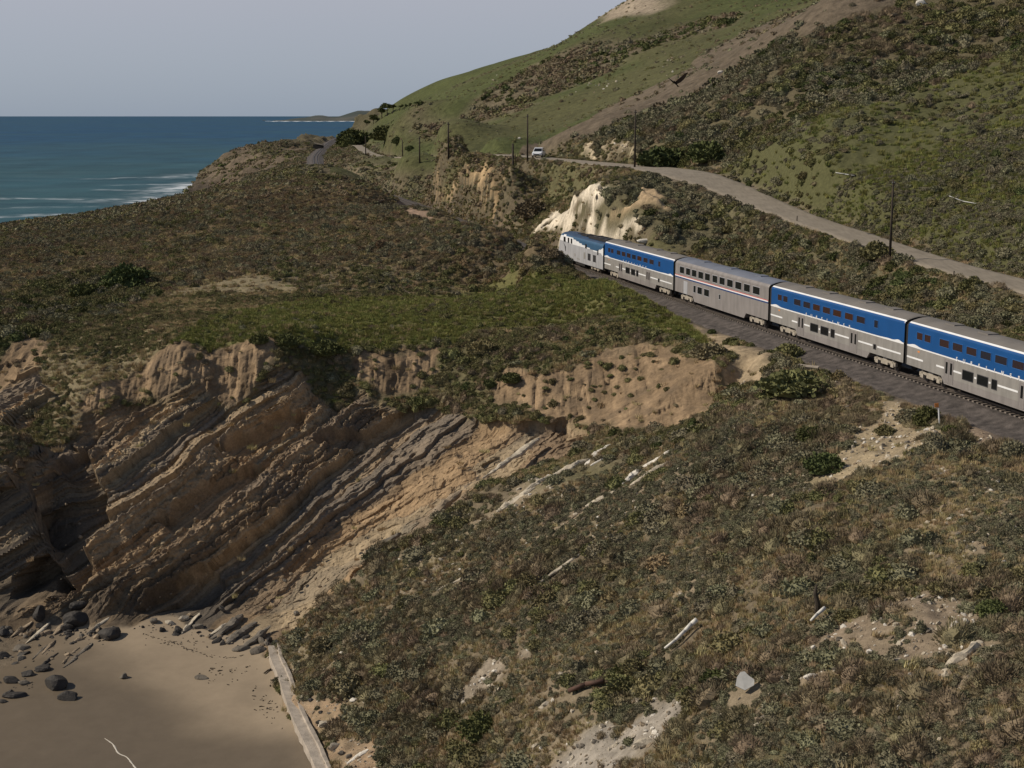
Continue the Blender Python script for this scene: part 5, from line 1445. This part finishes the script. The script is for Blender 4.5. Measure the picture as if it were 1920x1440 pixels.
def shrub_mesh(kind, seed, n=230, leaf=.17, core=.80, squash=.72, twig=False, sub=2):
    r = np.random.default_rng(seed)
    vs, fs, lv = [], [], []
    # lumpy inner mass
    bm = bmesh.new(); bmesh.ops.create_icosphere(bm, subdivisions=sub, radius=1)
    co = np.array([v.co[:] for v in bm.verts]); ff = [[v.index for v in f.verts] for f in bm.faces]; bm.free()
    def lump(p): return 1 + .30 * fbm(p[:, 0] * 1.6 + seed * 2.7, p[:, 1] * 1.6, p[:, 2] * 1.6 + .3, seed, 2) + .16 * vn(p[:, 0] * 3.7, p[:, 1] * 3.7 + seed, p[:, 2] * 3.7 + .2, seed + 1)
    c = co * (core * lump(co))[:, None]; c[:, 2] *= squash; c[:, 2] = np.maximum(c[:, 2], -.25)
    vs.append(c); fs += ff; lv.append(.88 + .24 * r.random(len(c)))
    base = len(c)
    # leaf sprays over and through it
    d = r.normal(size=(n, 3)); d /= np.linalg.norm(d, axis=1)[:, None]; d[:, 2] = np.abs(d[:, 2]) * 1.1 - .12; d /= np.linalg.norm(d, axis=1)[:, None]
    p = d * (lump(d) * (core * .98 + .26 * r.random(n)))[:, None]; p[:, 2] *= squash
    q = d + r.normal(size=(n, 3)) * (.25 if twig else .55)
    if twig: q[:, 2] += .6
    q /= np.linalg.norm(q, axis=1)[:, None]
    s = np.cross(q, r.normal(size=(n, 3))); s /= np.linalg.norm(s, axis=1)[:, None]
    ln = leaf * (.7 + .7 * r.random(n)); wd = ln * (.16 if twig else .62)
    if twig: ln = ln * 1.7
    sh = .82 + .36 * r.random(n)
    a = p - s * wd[:, None]; b = p + s * wd[:, None]; e = p + q * ln[:, None] + s * (wd * .5)[:, None]; f = p + q * ln[:, None] - s * (wd * .5)[:, None]
    L4 = np.stack([a, b, e, f], 1).reshape(-1, 3)
    vs.append(L4); lv.append(np.repeat(sh, 4)); fs += [[base + 4 * i, base + 4 * i + 1, base + 4 * i + 2, base + 4 * i + 3] for i in range(n)]
    me = bpy.data.meshes.new(kind + '_shrub'); me.from_pydata(np.concatenate(vs).tolist(), [], fs)
    at = me.attributes.new('leafvar', 'FLOAT', 'POINT'); at.data.foreach_set('value', np.concatenate(lv).astype(np.float32))
    me.materials.append(LM[kind])
    return me

def tuft_mesh(kind, seed, n=70, spread=.55, lean=.5):
    r = np.random.default_rng(seed)
    a = r.random(n) * 6.283; rad = spread * np.sqrt(r.random(n)); p = np.stack([rad * np.cos(a), rad * np.sin(a), np.full(n, -.1)], 1)
    h = .45 + .55 * r.random(n); tip = p + np.stack([np.cos(a) * lean * h * r.random(n), np.sin(a) * lean * h * r.random(n), h], 1) + r.normal(size=(n, 3)) * .10
    s = np.stack([-np.sin(a + r.normal(size=n)), np.cos(a + r.normal(size=n)), np.zeros(n)], 1) * (.045 + .03 * r.random(n))[:, None]
    V_ = np.stack([p - s, p + s, tip], 1).reshape(-1, 3)
    me = bpy.data.meshes.new(kind + '_tuft'); me.from_pydata(V_.tolist(), [], [[3 * i, 3 * i + 1, 3 * i + 2] for i in range(n)])
    at = me.attributes.new('leafvar', 'FLOAT', 'POINT'); at.data.foreach_set('value', np.repeat(.7 + .6 * r.random(n), 3).astype(np.float32))
    me.materials.append(LM[kind])
    return me
NV = 5
PROTO = {}
for ki, k in enumerate(('sage', 'olive', 'dark', 'brown', 'rust')):
    PROTO[k] = [shrub_mesh(k, 10 * ki + v, n=520 if k in ('brown', 'rust') else 460, leaf=.11, core=.66 if k == 'brown' else .74, squash=(.62, .75, .85, .7, .9)[v], twig=k in ('brown',)) for v in range(NV)]
for ki, k in enumerate(('straw', 'green')):
    PROTO[k] = [tuft_mesh(k, 200 + 10 * ki + v, n=90, spread=.75, lean=.6) for v in range(NV)]
FAR = {k: [shrub_mesh(k, 500 + 10 * ki + v, n=60, leaf=.24, core=.82, squash=(.62, .75, .85)[v], sub=2) for v in range(3)] for ki, k in enumerate(('sage', 'olive', 'dark', 'brown'))}

# how thickly each kind grows on each piece of ground: region -> (plants per square metre, size range, shares)
VEG = {0: (1.0, .3, .85, dict(sage=.9, olive=.9, dark=.3, brown=.8, straw=.5, rust=.3)),
       1: (1.0, .4, .95, dict(sage=1.2, olive=1.2, dark=.10, brown=1.0, straw=1.2, rust=.8)),
       2: (.8, .45, 1.15, dict(sage=.5, olive=1.4, dark=.45, brown=.7)),
       3: (.9, .22, .55, dict(straw=1.6, brown=.55, green=.25, olive=.25, sage=.3)),
       4: (1.7, .22, .60, dict(green=1.6, straw=.8, olive=.9, sage=.3, brown=.25)),
       5: (1.3, .3, .85, dict(olive=1.2, brown=.9, green=.6, sage=.4, dark=.35, straw=.3)),
       6: (1.25, .45, 1.1, dict(sage=1.2, olive=1.0, dark=.35, brown=.55, straw=.2)),
       7: (1.2, .35, .9, dict(sage=.75, olive=.95, green=1.5, brown=.22, dark=.18)),
       8: (.80, .65, 1.6, dict(sage=1.1, olive=.75, dark=.6, brown=.55)),
       9: (.03, .5, 1.0, dict(brown=1, sage=1)),
       10: (.03, .25, .6, dict(olive=1, sage=.8, brown=.5)),
       11: (.20, .4, 1.1, dict(dark=1.0, olive=.7, brown=1.0, sage=.5)),
       12: (1.9, .24, 1.1, dict(sage=1.1, olive=.85, dark=.14, brown=2.5, straw=1.0, green=.30, rust=.35)),
       20: (.14, .2, .45, dict(straw=1, brown=.6)), 21: (.45, .2, .6, dict(sage=1, brown=.6, straw=.8)), 22: (.9, .4, .9, dict(brown=2.5, rust=.4, straw=.3)),
       23: (.035, .6, 1.3, dict(brown=1, olive=1, dark=.6)), 24: (.03, .3, .6, dict(straw=1)), 25: (.40, .22, .55, dict(straw=1, olive=.9, brown=.7)), 26: (0, 1, 1, dict(sage=1)), 27: (0, 1, 1, dict(sage=1))}
KL = ['sage', 'olive', 'dark', 'brown', 'straw', 'green', 'rust']
r_ = np.random.default_rng(99)
PX_, PY_, PK_, PR_ = [], [], [], []
def scatter(y0, y1, u0, u1, dmax):
    area = (u1 - u0) * (y1 * y1 - y0 * y0) / 2
    n_ = int(area * dmax)
    y = np.sqrt(y0 * y0 + r_.random(n_) * (y1 * y1 - y0 * y0)); u = u0 + (u1 - u0) * r_.random(n_); x = u * y
    i = np.clip(np.searchsorted(LNR, np.log(y)), 0, NR - 1); j = np.clip(np.searchsorted(US, u), 0, NC - 1)
    reg = REG[i, j]
    dn = np.array([VEG[k][0] if k in VEG else 0 for k in range(30)])[reg]
    zz = ZV[i, j]
    s, t, b = bed(x, y, zz)
    streak = fbm(s / 1.6, t / 8, b / 8, 501, 2)
    patch = fbm(x / 12, y / 12, 0, 502, 2)
    dn = dn * np.where(reg == 12, np.clip(1.0 + 2.2 * streak, .10, 1.8), np.clip(1.0 + .9 * patch, .25, 1.5))
    ribs = fbm(s / 1.6 + .25 * vn(t / 3, b / 3, 0, 31), t / 9, b / 9, 32, 2)
    dn = dn * np.where(reg == 12, 1 - .55 * sstep(.08, .32, ribs), 1)
    ok = (r_.random(n_) * dmax < dn) & (zz > 1.6)
    x, y, reg, s, t, b = x[ok], y[ok], reg[ok], s[ok], t[ok], b[ok]
    sc = np.full((len(KL), len(x)), -9.0)
    for ki, k in enumerate(KL):
        w = np.array([math.log(VEG[g][3][k]) if g in VEG and k in VEG[g][3] else -9 for g in range(30)])[reg]
        nzf = np.where(reg == 12, fbm(s / 1.8 + 9 * ki, t / 7, b / 7, 510 + ki, 2), np.where(y > 300 * SF, fbm(x / 22 + 9 * ki, y / 22, 0, 510 + ki, 2), fbm(x / 7 + 9 * ki, y / 7, 0, 510 + ki, 2)))
        sc[ki] = w + 1.5 * nzf + .40 * r_.gumbel(size=len(x))
    kk = sc.argmax(0)
    lo = np.array([VEG[g][1] if g in VEG else 1 for g in range(30)])[reg]; hi = np.array([VEG[g][2] if g in VEG else 1 for g in range(30)])[reg]
    rad = lo + (hi - lo) * r_.random(len(x)) ** 1.8
    rad = np.where((kk >= 4) & (kk <= 5), np.minimum(rad, .55), rad)
    PX_.append(x); PY_.append(y); PK_.append(kk); PR_.append(rad)
scatter(45, 130 * SF, -.40, .42, 3.8)
scatter(130 * SF, 200 * SF, -.46, .42, 3.6)
scatter(200 * SF, 330 * SF, -.46, .40, 1.9)
scatter(330 * SF, 520 * SF, -.42, .36, 1.2)
scatter(520 * SF, 1150 * SF, -.24, .30, .26)
x, y, kk, rad = (np.concatenate(a) for a in (PX_, PY_, PK_, PR_))
# far ground carries fewer, so let the ones it has stand for clumps
rad = rad * np.where(y > 520 * SF, 1.5, 1.0)
z = ground(x, y, ZV) - .10 * rad
keep_ = (z > 1.4)
for cx_, cy_, cr_ in CLEAR: keep_ &= np.hypot(x - cx_, y - cy_) > cr_ + .35 * rad
x, y, kk, rad, z = x[keep_], y[keep_], kk[keep_], rad[keep_], z[keep_]
print('plants', len(x))

# big bushes that can be told apart in the photograph
def bush(px, py, w, kind, label, hgt=.75, name='bush', grp=None, wide=1.0, n=900, cat='bush'):
    gx, gy, _ = hit(px, py); gz = float(ground(gx, gy, ZV)); R_ = w / 2 / F * gy
    e = tag(empty(name, (gx, gy, gz), random.uniform(0, 6)), label, cat, grp)
    me = shrub_mesh(kind, int(px * 7 + py), n=n, leaf=.10 if n > 500 else .15, core=.80, squash=hgt, sub=3)
    f = obj('foliage', me, e, (0, 0, R_ * .12)); f.scale = (R_ * wide, R_, R_)
    bm = bmesh.new()
    for k in range(4):
        a = k * 1.6 + .3; tube(bm, [Vector((0, 0, -.2)), Vector((math.cos(a) * R_ * .25, math.sin(a) * R_ * .25, R_ * .25)), Vector((math.cos(a) * R_ * .55, math.sin(a) * R_ * .55, R_ * .5))], [.06 * R_, .045 * R_, .02 * R_], 5)
    obj('stem', mesh('stem', bm, m_deadw), e)
    return e
bush(1736, 790, 54, 'dark', 'round dark green bush by the ballast, next to the white marker post', .95)
bush(1785, 806, 40, 'dark', 'low clump, its leaves darkened for the shadow right of the marker post', .5)  # dark foliage put where the round bush casts its shadow
bush(1545, 892, 78, 'dark', 'dark green bush at the top of the stony slide below the track', .62)
bush(1525, 825, 60, 'dark', 'dark green bush at the left edge of the dead brush', .7)
bush(1488, 735, 120, 'olive', 'wide olive bush below the track, between sandy path and dead brush', .5, wide=1.1)
bush(1478, 668, 56, 'olive', 'small olive bush between the ballast and the end of the sandy path', .6)
bush(240, 535, 92, 'dark', 'larger of two dark bushes in the hollow on the left', .6)
bush(164, 556, 62, 'dark', 'smaller of two dark bushes in the hollow on the left', .6)
bush(537, 648, 44, 'dark', 'round dark bush on the brow of the cliff', .85)
bush(486, 643, 34, 'dark', 'dark bush on the brow just left of the round one', .8)
bush(610, 660, 60, 'dark', 'dark spreading bush on the brow right of the round one', .6)
bush(900, 1372, 84, 'dark', 'large round dark bush low on the slope near the bottom edge', .75)
bush(652, 1290, 78, 'brown', 'purple-brown bush with a dark base just above the sea wall', .7)
bush(606, 1222, 56, 'brown', 'purple-brown bush at the upper end of the sea wall', .7)
bush(1860, 1165, 60, 'dark', 'dark bush at the right rim of the bare soil patch', .8)
bush(1330, 668, 70, 'brown', 'grey brush on the rim above the ochre scarp', .5)
bush(1000, 405, 66, 'brown', 'round grey-brown bush in the hollow left of the white outcrop', .7)
bush(1245, 312, 96, 'dark', 'dark thicket on the inner side of the road bend', .6)
bush(1325, 300, 76, 'dark', 'dark thicket at the mouth of the gully behind the road bend', .7)
bush(1645, 482, 60, 'olive', 'olive bush leaning on the foot of the tall utility pole', .7)
bush(1335, 625, 16, 'dark', 'small dark bush on the grassy strip beside the sandy path', .8)
bush(905, 660, 50, 'straw' if False else 'rust', 'rust-coloured bush on the slope under the green swath', .7)
bush(958, 715, 40, 'dark', 'dark bush under the rust-coloured one', .6)
bush(1660, 805, 40, 'olive', 'low bush at the head of the stony slide', .6)
bush(662, 272, 62, 'dark', 'large dark bush between the far railway curve and the far road', .8)
bush(722, 262, 52, 'dark', 'large dark bush right of the far road', .62)
bush(745, 268, 22, 'dark', 'small dark bush right below the large one by the far road', .8)
bush(768, 279, 16, 'dark', 'small dark bush alone on the bright green far slope', .8)
bush(1034, 482, 40, 'brown', 'grey-brown bush just in front of the nose of the locomotive', .6)
bush(1012, 497, 36, 'sage', 'grey-green bush on the swell left of the locomotive', .6)
bush(1020, 512, 30, 'olive', 'olive bush at the foot of the swell left of the locomotive', .6)
bush(1900, 846, 50, 'sage', 'grey bush beside the small bare patch near the right edge', .7)

# the three hundred that show largest stand singly; the rest are one growth
size = rad / y
order = np.argsort(-size)
singles, cnt = [], 0
pxx, pyy = to_px(x, y, z)
def visible(i):
    if not (-10 < pxx[i] < 1930 and -10 < pyy[i] < 1450): return False
    h = hit(float(pxx[i]), float(to_px(x[i], y[i], z[i] + rad[i] * .5)[1]))
    return h[1] > y[i] - 2.0
per = {k: 0 for k in range(len(KL))}
for i in order:
    if kk[i] in (4, 5): continue
    if per[kk[i]] >= {0: 95, 1: 85, 2: 30, 3: 80, 6: 10}[kk[i]]: continue
    if visible(i):
        singles.append(i); per[kk[i]] += 1
    if len(singles) >= 300: break
LOOK = {'sage': ('grey-green sagebrush clump', 'sagebrush clumps'), 'olive': ('olive-green leafy shrub', 'olive-green shrubs'), 'dark': ('dark green leafy shrub', 'dark green shrubs'), 'brown': ('dry brown twiggy shrub', 'dry brown shrubs'), 'rust': ('rust-brown dry shrub', 'rust-brown shrubs')}
MARKS = [((640, 1340), 'near the sea wall'), ((1085, 1305), 'around the rusty pipe'), ((1275, 1200), 'around the white driftwood'), ((1130, 1390), 'around the white gravel patch'), ((1397, 1310), 'around the grey-white rock plate'), ((1535, 1140), 'around the dark stump'),
         ((1700, 1180), 'around the bare soil patch'), ((1820, 1260), 'around the two cream rocks'), ((1640, 1400), 'at the bottom edge below the white boulder'), ((1860, 1400), 'in the bottom right corner'), ((1620, 850), 'beside the stony slide'), ((1080, 880), 'beside the left white ledge'), ((1210, 880), 'beside the right white ledge'),
         ((900, 1080), 'on the slope right of the cliff'), ((900, 1250), 'above the round bush low on the slope'), ((1400, 980), 'in the middle of the slope under the track'), ((1760, 980), 'on the upper right slope under the track'), ((1440, 760), 'below the sandy path'), ((800, 560), 'on the green plateau'), ((240, 520), 'around the two dark bushes in the hollow'), ((1700, 560), 'on the bank between train and road')]
done = set()
for i in singles:
    k = KL[kk[i]]
    mk = min(MARKS, key=lambda m_: (m_[0][0] - pxx[i]) ** 2 + (m_[0][1] - pyy[i]) ** 2)[1]
    first = (k, mk) not in done; done.add((k, mk))
    o = obj('shrub', PROTO[k][i % NV], None, (x[i], y[i], z[i]), (0, 0, random.uniform(0, 6.28)))
    s_ = float(rad[i]); o.scale = (s_ * random.uniform(.9, 1.25), s_ * random.uniform(.9, 1.2), s_ * random.uniform(.8, 1.15))
    if first: tag(o, 'largest ' + LOOK[k][0] + ' ' + mk, 'shrub', LOOK[k][1] + ' ' + mk)
    else: tag(o, LOOK[k][0] + ' ' + mk + ', a smaller one', 'shrub', LOOK[k][1] + ' ' + mk)
rest = np.ones(len(x), bool); rest[singles] = False

def growth(name, px_, py_, pz_, ps_, pidx, protos, kind='stuff', tilt=.15, flat=(1, 1, 1)):
    col = bpy.data.collections.new(name + '_kinds')
    for q, me_ in enumerate(protos):
        o = bpy.data.objects.new('%s_kind_%02d' % (name, q), me_); col.objects.link(o)
    n_ = len(px_)
    me = bpy.data.meshes.new(name); me.vertices.add(n_); me.vertices.foreach_set('co', np.stack([px_, py_, pz_], 1).astype(np.float32).ravel())
    rg = np.random.default_rng(len(px_))
    rot = np.stack([rg.normal(size=n_) * tilt, rg.normal(size=n_) * tilt, rg.random(n_) * 6.283], 1).astype(np.float32)
    scl = (np.asarray(ps_)[:, None] * (1 + .22 * rg.normal(size=(n_, 3))).clip(.6, 1.5) * np.array(flat)[None]).astype(np.float32)
    a = me.attributes.new('rot', 'FLOAT_VECTOR', 'POINT'); a.data.foreach_set('vector', rot.ravel())
    a = me.attributes.new('scl', 'FLOAT_VECTOR', 'POINT'); a.data.foreach_set('vector', scl.ravel())
    a = me.attributes.new('pick', 'INT', 'POINT'); a.data.foreach_set('value', np.asarray(pidx).astype(np.int32))
    ng = bpy.data.node_groups.new(name + '_nodes', 'GeometryNodeTree')
    ng.interface.new_socket('Geometry', in_out='INPUT', socket_type='NodeSocketGeometry'); ng.interface.new_socket('Geometry', in_out='OUTPUT', socket_type='NodeSocketGeometry')
    N, L = ng.nodes, ng.links
    gi, go = N.new('NodeGroupInput'), N.new('NodeGroupOutput')
    iop = N.new('GeometryNodeInstanceOnPoints'); ci_ = N.new('GeometryNodeCollectionInfo')
    ci_.inputs['Collection'].default_value = col; ci_.inputs['Separate Children'].default_value = True; ci_.inputs['Reset Children'].default_value = True
    def na(nm, ty):
        q = N.new('GeometryNodeInputNamedAttribute'); q.data_type = ty; q.inputs['Name'].default_value = nm; return q.outputs['Attribute']
    e2r = N.new('FunctionNodeEulerToRotation'); L.new(na('rot', 'FLOAT_VECTOR'), e2r.inputs[0])
    L.new(gi.outputs[0], iop.inputs['Points']); L.new(ci_.outputs[0], iop.inputs['Instance']); iop.inputs['Pick Instance'].default_value = True
    L.new(na('pick', 'INT'), iop.inputs['Instance Index']); L.new(e2r.outputs[0], iop.inputs['Rotation']); L.new(na('scl', 'FLOAT_VECTOR'), iop.inputs['Scale'])
    L.new(iop.outputs[0], go.inputs[0])
    o = obj(name, me); mod = o.modifiers.new('growth', 'NODES'); mod.node_group = ng
    o['kind'] = kind
    return o
protos = [PROTO[k][v] for k in KL for v in range(NV)]
nearm = rest & (y < 330 * SF)
shr = nearm & ~((kk == 4) | (kk == 5)); grs = nearm & ((kk == 4) | (kk == 5))
def grow(name, m):
    i = np.nonzero(m)[0]
    growth(name, x[i], y[i], z[i], rad[i], kk[i] * NV + (i % NV), protos)
grow('scrub', shr); grow('grass', grs)
fm = rest & (y >= 330 * SF)
FK = {'sage': 0, 'olive': 1, 'dark': 2, 'brown': 3, 'rust': 3}
i = np.nonzero(fm & ~((kk == 4) | (kk == 5)))[0]
growth('hill_scrub', x[i], y[i], z[i], rad[i], np.array([FK[KL[q]] for q in kk[i]]) * 3 + i % 3, [FAR[k][v] for k in ('sage', 'olive', 'dark', 'brown') for v in range(3)])
# short grass over the green swath, ramp and spur, as a second, finer growth
def low_growth(n_, y0, y1, u0, u1, regs, lo, hi, name):
    yy = np.sqrt(y0 * y0 + r_.random(n_) * (y1 * y1 - y0 * y0)); uu = u0 + (u1 - u0) * r_.random(n_); xx = uu * yy
    i = np.clip(np.searchsorted(LNR, np.log(yy)), 0, NR - 1); j = np.clip(np.searchsorted(US, uu), 0, NC - 1)
    reg = REG[i, j]; k1 = np.full(n_, -1)
    nz_ = fbm(xx / 4, yy / 4, 0, 601, 2) + .35 * r_.normal(size=n_)
    for g, (ka, kb) in regs.items(): k1 = np.where(reg == g, np.where(nz_ > 0, KL.index(ka), KL.index(kb)), k1)
    ok = (k1 >= 0) & (ZV[i, j] > 1.7)
    for cx_, cy_, cr_ in CLEAR: ok &= np.hypot(xx - cx_, yy - cy_) > cr_
    xx, yy, k1 = xx[ok], yy[ok], k1[ok]
    growth(name, xx, yy, ground(xx, yy, ZV) - .03, lo + (hi - lo) * r_.random(len(xx)), k1 * NV + np.arange(len(xx)) % NV, protos)
    print(name, len(xx))
low_growth(68000, 130 * SF, 215 * SF, -.45, .36, {3: ('straw', 'olive'), 4: ('green', 'green'), 5: ('olive', 'straw'), 0: ('straw', 'olive'), 7: ('green', 'sage'), 6: ('sage', 'straw')}, .16, .42, 'short_grass')
low_growth(68000, 150 * SF, 400 * SF, -.45, .10, {1: ('straw', 'brown'), 2: ('olive', 'olive'), 0: ('straw', 'olive')}, .22, .55, 'mound_grass')
low_growth(48000, 48, 130 * SF, -.22, .40, {12: ('straw', 'sage'), 22: ('brown', 'straw'), 0: ('straw', 'olive')}, .14, .36, 'slope_grass')

# stones scattered over the bare ground and along the ribs of rock
SM = [rock_mesh('stone_kind', m_, 700 + q, 1, .8, .6, 1) for q, m_ in enumerate((m_rk_pale, m_rk_tan, m_rk_white, m_rk_grey, m_rk_tan, m_rk_pale))]
def stones(n_, y0, y1, u0, u1, name, table, lo, hi, pw=3, kinds=None):
    yy = np.sqrt(y0 * y0 + r_.random(n_) * (y1 * y1 - y0 * y0)); uu = u0 + (u1 - u0) * r_.random(n_); xx = uu * yy
    i = np.clip(np.searchsorted(LNR, np.log(yy)), 0, NR - 1); j = np.clip(np.searchsorted(US, uu), 0, NC - 1)
    reg = REG[i, j]; s, t, b = bed(xx, yy, ZV[i, j])
    pr = np.array([table.get(g, 0) for g in range(30)])[reg] * np.where(reg == 12, sstep(.05, .5, fbm(s / 1.6 + .25 * vn(t / 3, b / 3, 0, 31), t / 9, b / 9, 32, 2)), 1)
    ok = r_.random(n_) < pr
    xx, yy = xx[ok], yy[ok]
    kk_ = (r_.choice(kinds, size=len(xx)) if kinds else r_.integers(0, len(SM), len(xx)))
    growth(name, xx, yy, ground(xx, yy, Z), lo + (hi - lo) * r_.random(len(xx)) ** pw, kk_, SM, tilt=.5)
    print(name, len(xx))
stones(42000, 48, 140 * SF, -.22, .40, 'loose_stones', {12: .75, 20: .6, 21: 1.0, 22: .2}, .05, .30, 4)
stones(2600, 95 * SF, 150 * SF, -.34, -.10, 'beach_rubble', {26: .0, 24: .10}, .10, .5, 3, [3, 1, 4])
# rubble along the foot of the cliff
bx_, by_, bs_ = [], [], []
for (a, b, n_, w) in (((0, 1190), (210, 1188), 120, 15), ((20, 1240), (150, 1200), 40, 22), ((250, 1172), (520, 1212), 70, 12), ((0, 1270), (70, 1300), 14, 16)):
    for k in range(n_):
        t = random.random(); p = (a[0] + (b[0] - a[0]) * t + random.gauss(0, w), a[1] + (b[1] - a[1]) * t + random.gauss(0, w * .55))
        if p[0] < -20: continue
        q = hit(*p)
        bx_.append(q[0]); by_.append(q[1]); bs_.append(.10 + .50 * random.random() ** 3)
SM2 = [rock_mesh('rubble_kind', m_, 760 + q, 1, .75, .55, 2) for q, m_ in enumerate((m_rk_dark, m_rk_grey, m_rk_tan, m_rk_dark))]
bx_, by_ = np.array(bx_), np.array(by_)
growth('beach_rubble', bx_, by_, ground(bx_, by_, Z), np.array(bs_), np.arange(len(bx_)) % 4, SM2, tilt=.35)

# dark wrack line left on the sand
bm = bmesh.new()
kl = catmull([hit(*p)[:2] for p in [(268, 1188), (300, 1200), (330, 1207), (362, 1222), (400, 1231), (436, 1233), (462, 1228)]], .12)
for i in range(len(kl) - 1):
    if random.random() < .45: continue
    z_ = float(ground(*kl[i])) + .01; a_, b_ = kl[i], kl[i + 1]; j_ = random.gauss(0, .12)
    cyl(bm, (a_[0], a_[1] + j_, z_), (b_[0] + random.gauss(0, .05), b_[1] + j_ + random.gauss(0, .1), z_ + .02), .035, .02, 5)
for (cx_, cy_, sx_, sy_, n_) in ((420, 1262, 30, 10, 40), (340, 1206, 30, 8, 30), (500, 1320, 12, 22, 40)):
    for k in range(n_):
        q = hit(cx_ + random.gauss(0, sx_), cy_ + random.gauss(0, sy_)); z_ = float(ground(q[0], q[1])); r__ = random.uniform(.03, .09)
        cyl(bm, (q[0], q[1], z_ - .02), (q[0] + random.gauss(0, .12), q[1] + random.gauss(0, .12), z_ + .03), r__, r__ * .4, 5)
tag(obj('kelp_wrack', mesh('kelp_wrack', bm, paint('kelp', (.05, .035, .022), .8))), kind='stuff')

# pale rocks showing through the turf of the far hill
q_ = []
for (cx_, cy_, sx_, sy_, n_) in ((1085, 158, 34, 8, 26), (1255, 120, 10, 12, 12), (1125, 128, 8, 4, 5), (930, 150, 5, 6, 5), (1160, 275, 26, 6, 14)):
    for k in range(n_):
        q = hit(cx_ + random.gauss(0, sx_), cy_ + random.gauss(0, sy_)); q_.append((q[0], q[1], (.35 + .5 * random.random()) * q[1] / 560))
q_ = np.array(q_)
growth('hill_rocks', q_[:, 0], q_[:, 1], ground(q_[:, 0], q_[:, 1], Z), q_[:, 2], np.arange(len(q_)) % 6, SM, tilt=.3)

# ------------------------------------------------------------------ distant trees on the headland beyond the far road
def tree(px, py, hpx, wpx, label, seed, depth=1450, lean=0.0, crown=(1, .8)):
    for dy_ in range(0, 40):                                       # the skyline below that spot
        gx, gy, gz = hit(px, py + dy_)
        if gy < 1500: break
    gz = H + (216 - py) / F * gy; h = hpx / F * gy; R_ = wpx / 2 / F * gy
    e = tag(empty('tree', (gx, gy, float(ground(gx, gy)) - .5), 0), label, 'tree', 'trees on the distant rise')
    h = max(h * .6, h + gz - e.location.z)
    bm = bmesh.new(); tube(bm, [Vector((0, 0, 0)), Vector((lean * h * .3, 0, h * .35)), Vector((lean * h * .7, 0, h * .7))], [.05 * h, .035 * h, .02 * h], 6)
    for s in (-1, 1): tube(bm, [Vector((lean * h * .3, 0, h * .4)), Vector((s * R_ * .5, 0, h * .65))], [.02 * h, .01 * h], 5)
    obj('trunk', mesh('trunk', bm, m_deadw), e)
    r = random.Random(seed)
    parts_v, parts_f, pl = [], [], []
    for c in range(5):
        sm = shrub_mesh('dark', seed * 10 + c, n=160, leaf=.2, core=.7, squash=.8)
        co = np.empty(len(sm.vertices) * 3, np.float32); sm.vertices.foreach_get('co', co); co = co.reshape(-1, 3)
        k = R_ * r.uniform(.42, .62); off = np.array([lean * h * .75 + r.uniform(-.55, .55) * R_, r.uniform(-.5, .5) * R_, h * r.uniform(.55, .82)])
        b0 = sum(len(p) for p in parts_v); parts_v.append(co * k + off); parts_f += [[b0 + v for v in p.vertices] for p in sm.polygons]; pl.append(np.full(len(co), r.uniform(.8, 1.2)))
        bpy.data.meshes.remove(sm)
    me = bpy.data.meshes.new('crown'); me.from_pydata(np.concatenate(parts_v).tolist(), [], parts_f); me.materials.append(LM['dark'])
    at = me.attributes.new('leafvar', 'FLOAT', 'POINT'); at.data.foreach_set('value', np.concatenate(pl).astype(np.float32))
    obj('crown', me, e)
for i, (px, py, h, w, ln, lab) in enumerate([(726, 217, 24, 24, 0, 'tallest and broadest tree of the far clump, at its left end'), (736, 213, 20, 14, .15, 'leaning tree rising out of the far clump, right of the broadest'), (716, 222, 22, 18, 0, 'lower tree at the seaward edge of the far clump'),
        (748, 208, 13, 10, .4, 'small wind-bent tree on the far skyline, first right of the clump'), (757, 206, 11, 8, .4, 'small wind-bent tree on the far skyline, second right of the clump'), (766, 205, 12, 8, .35, 'small wind-bent tree on the far skyline, third right of the clump'),
        (778, 202, 11, 14, .4, 'flat wind-bent tree on the far skyline, farthest right'), (792, 196, 6, 5, .1, 'tiny lone tree on the far skyline beside the green hill'), (700, 232, 16, 22, 0, 'dark tree on the dark far bank below the clump'), (688, 236, 13, 16, 0, 'dark low tree at the seaward end of the far bank')]):
    tree(px, py, h, w, lab, 900 + i, lean=ln)
print('done', time.time() - T0)
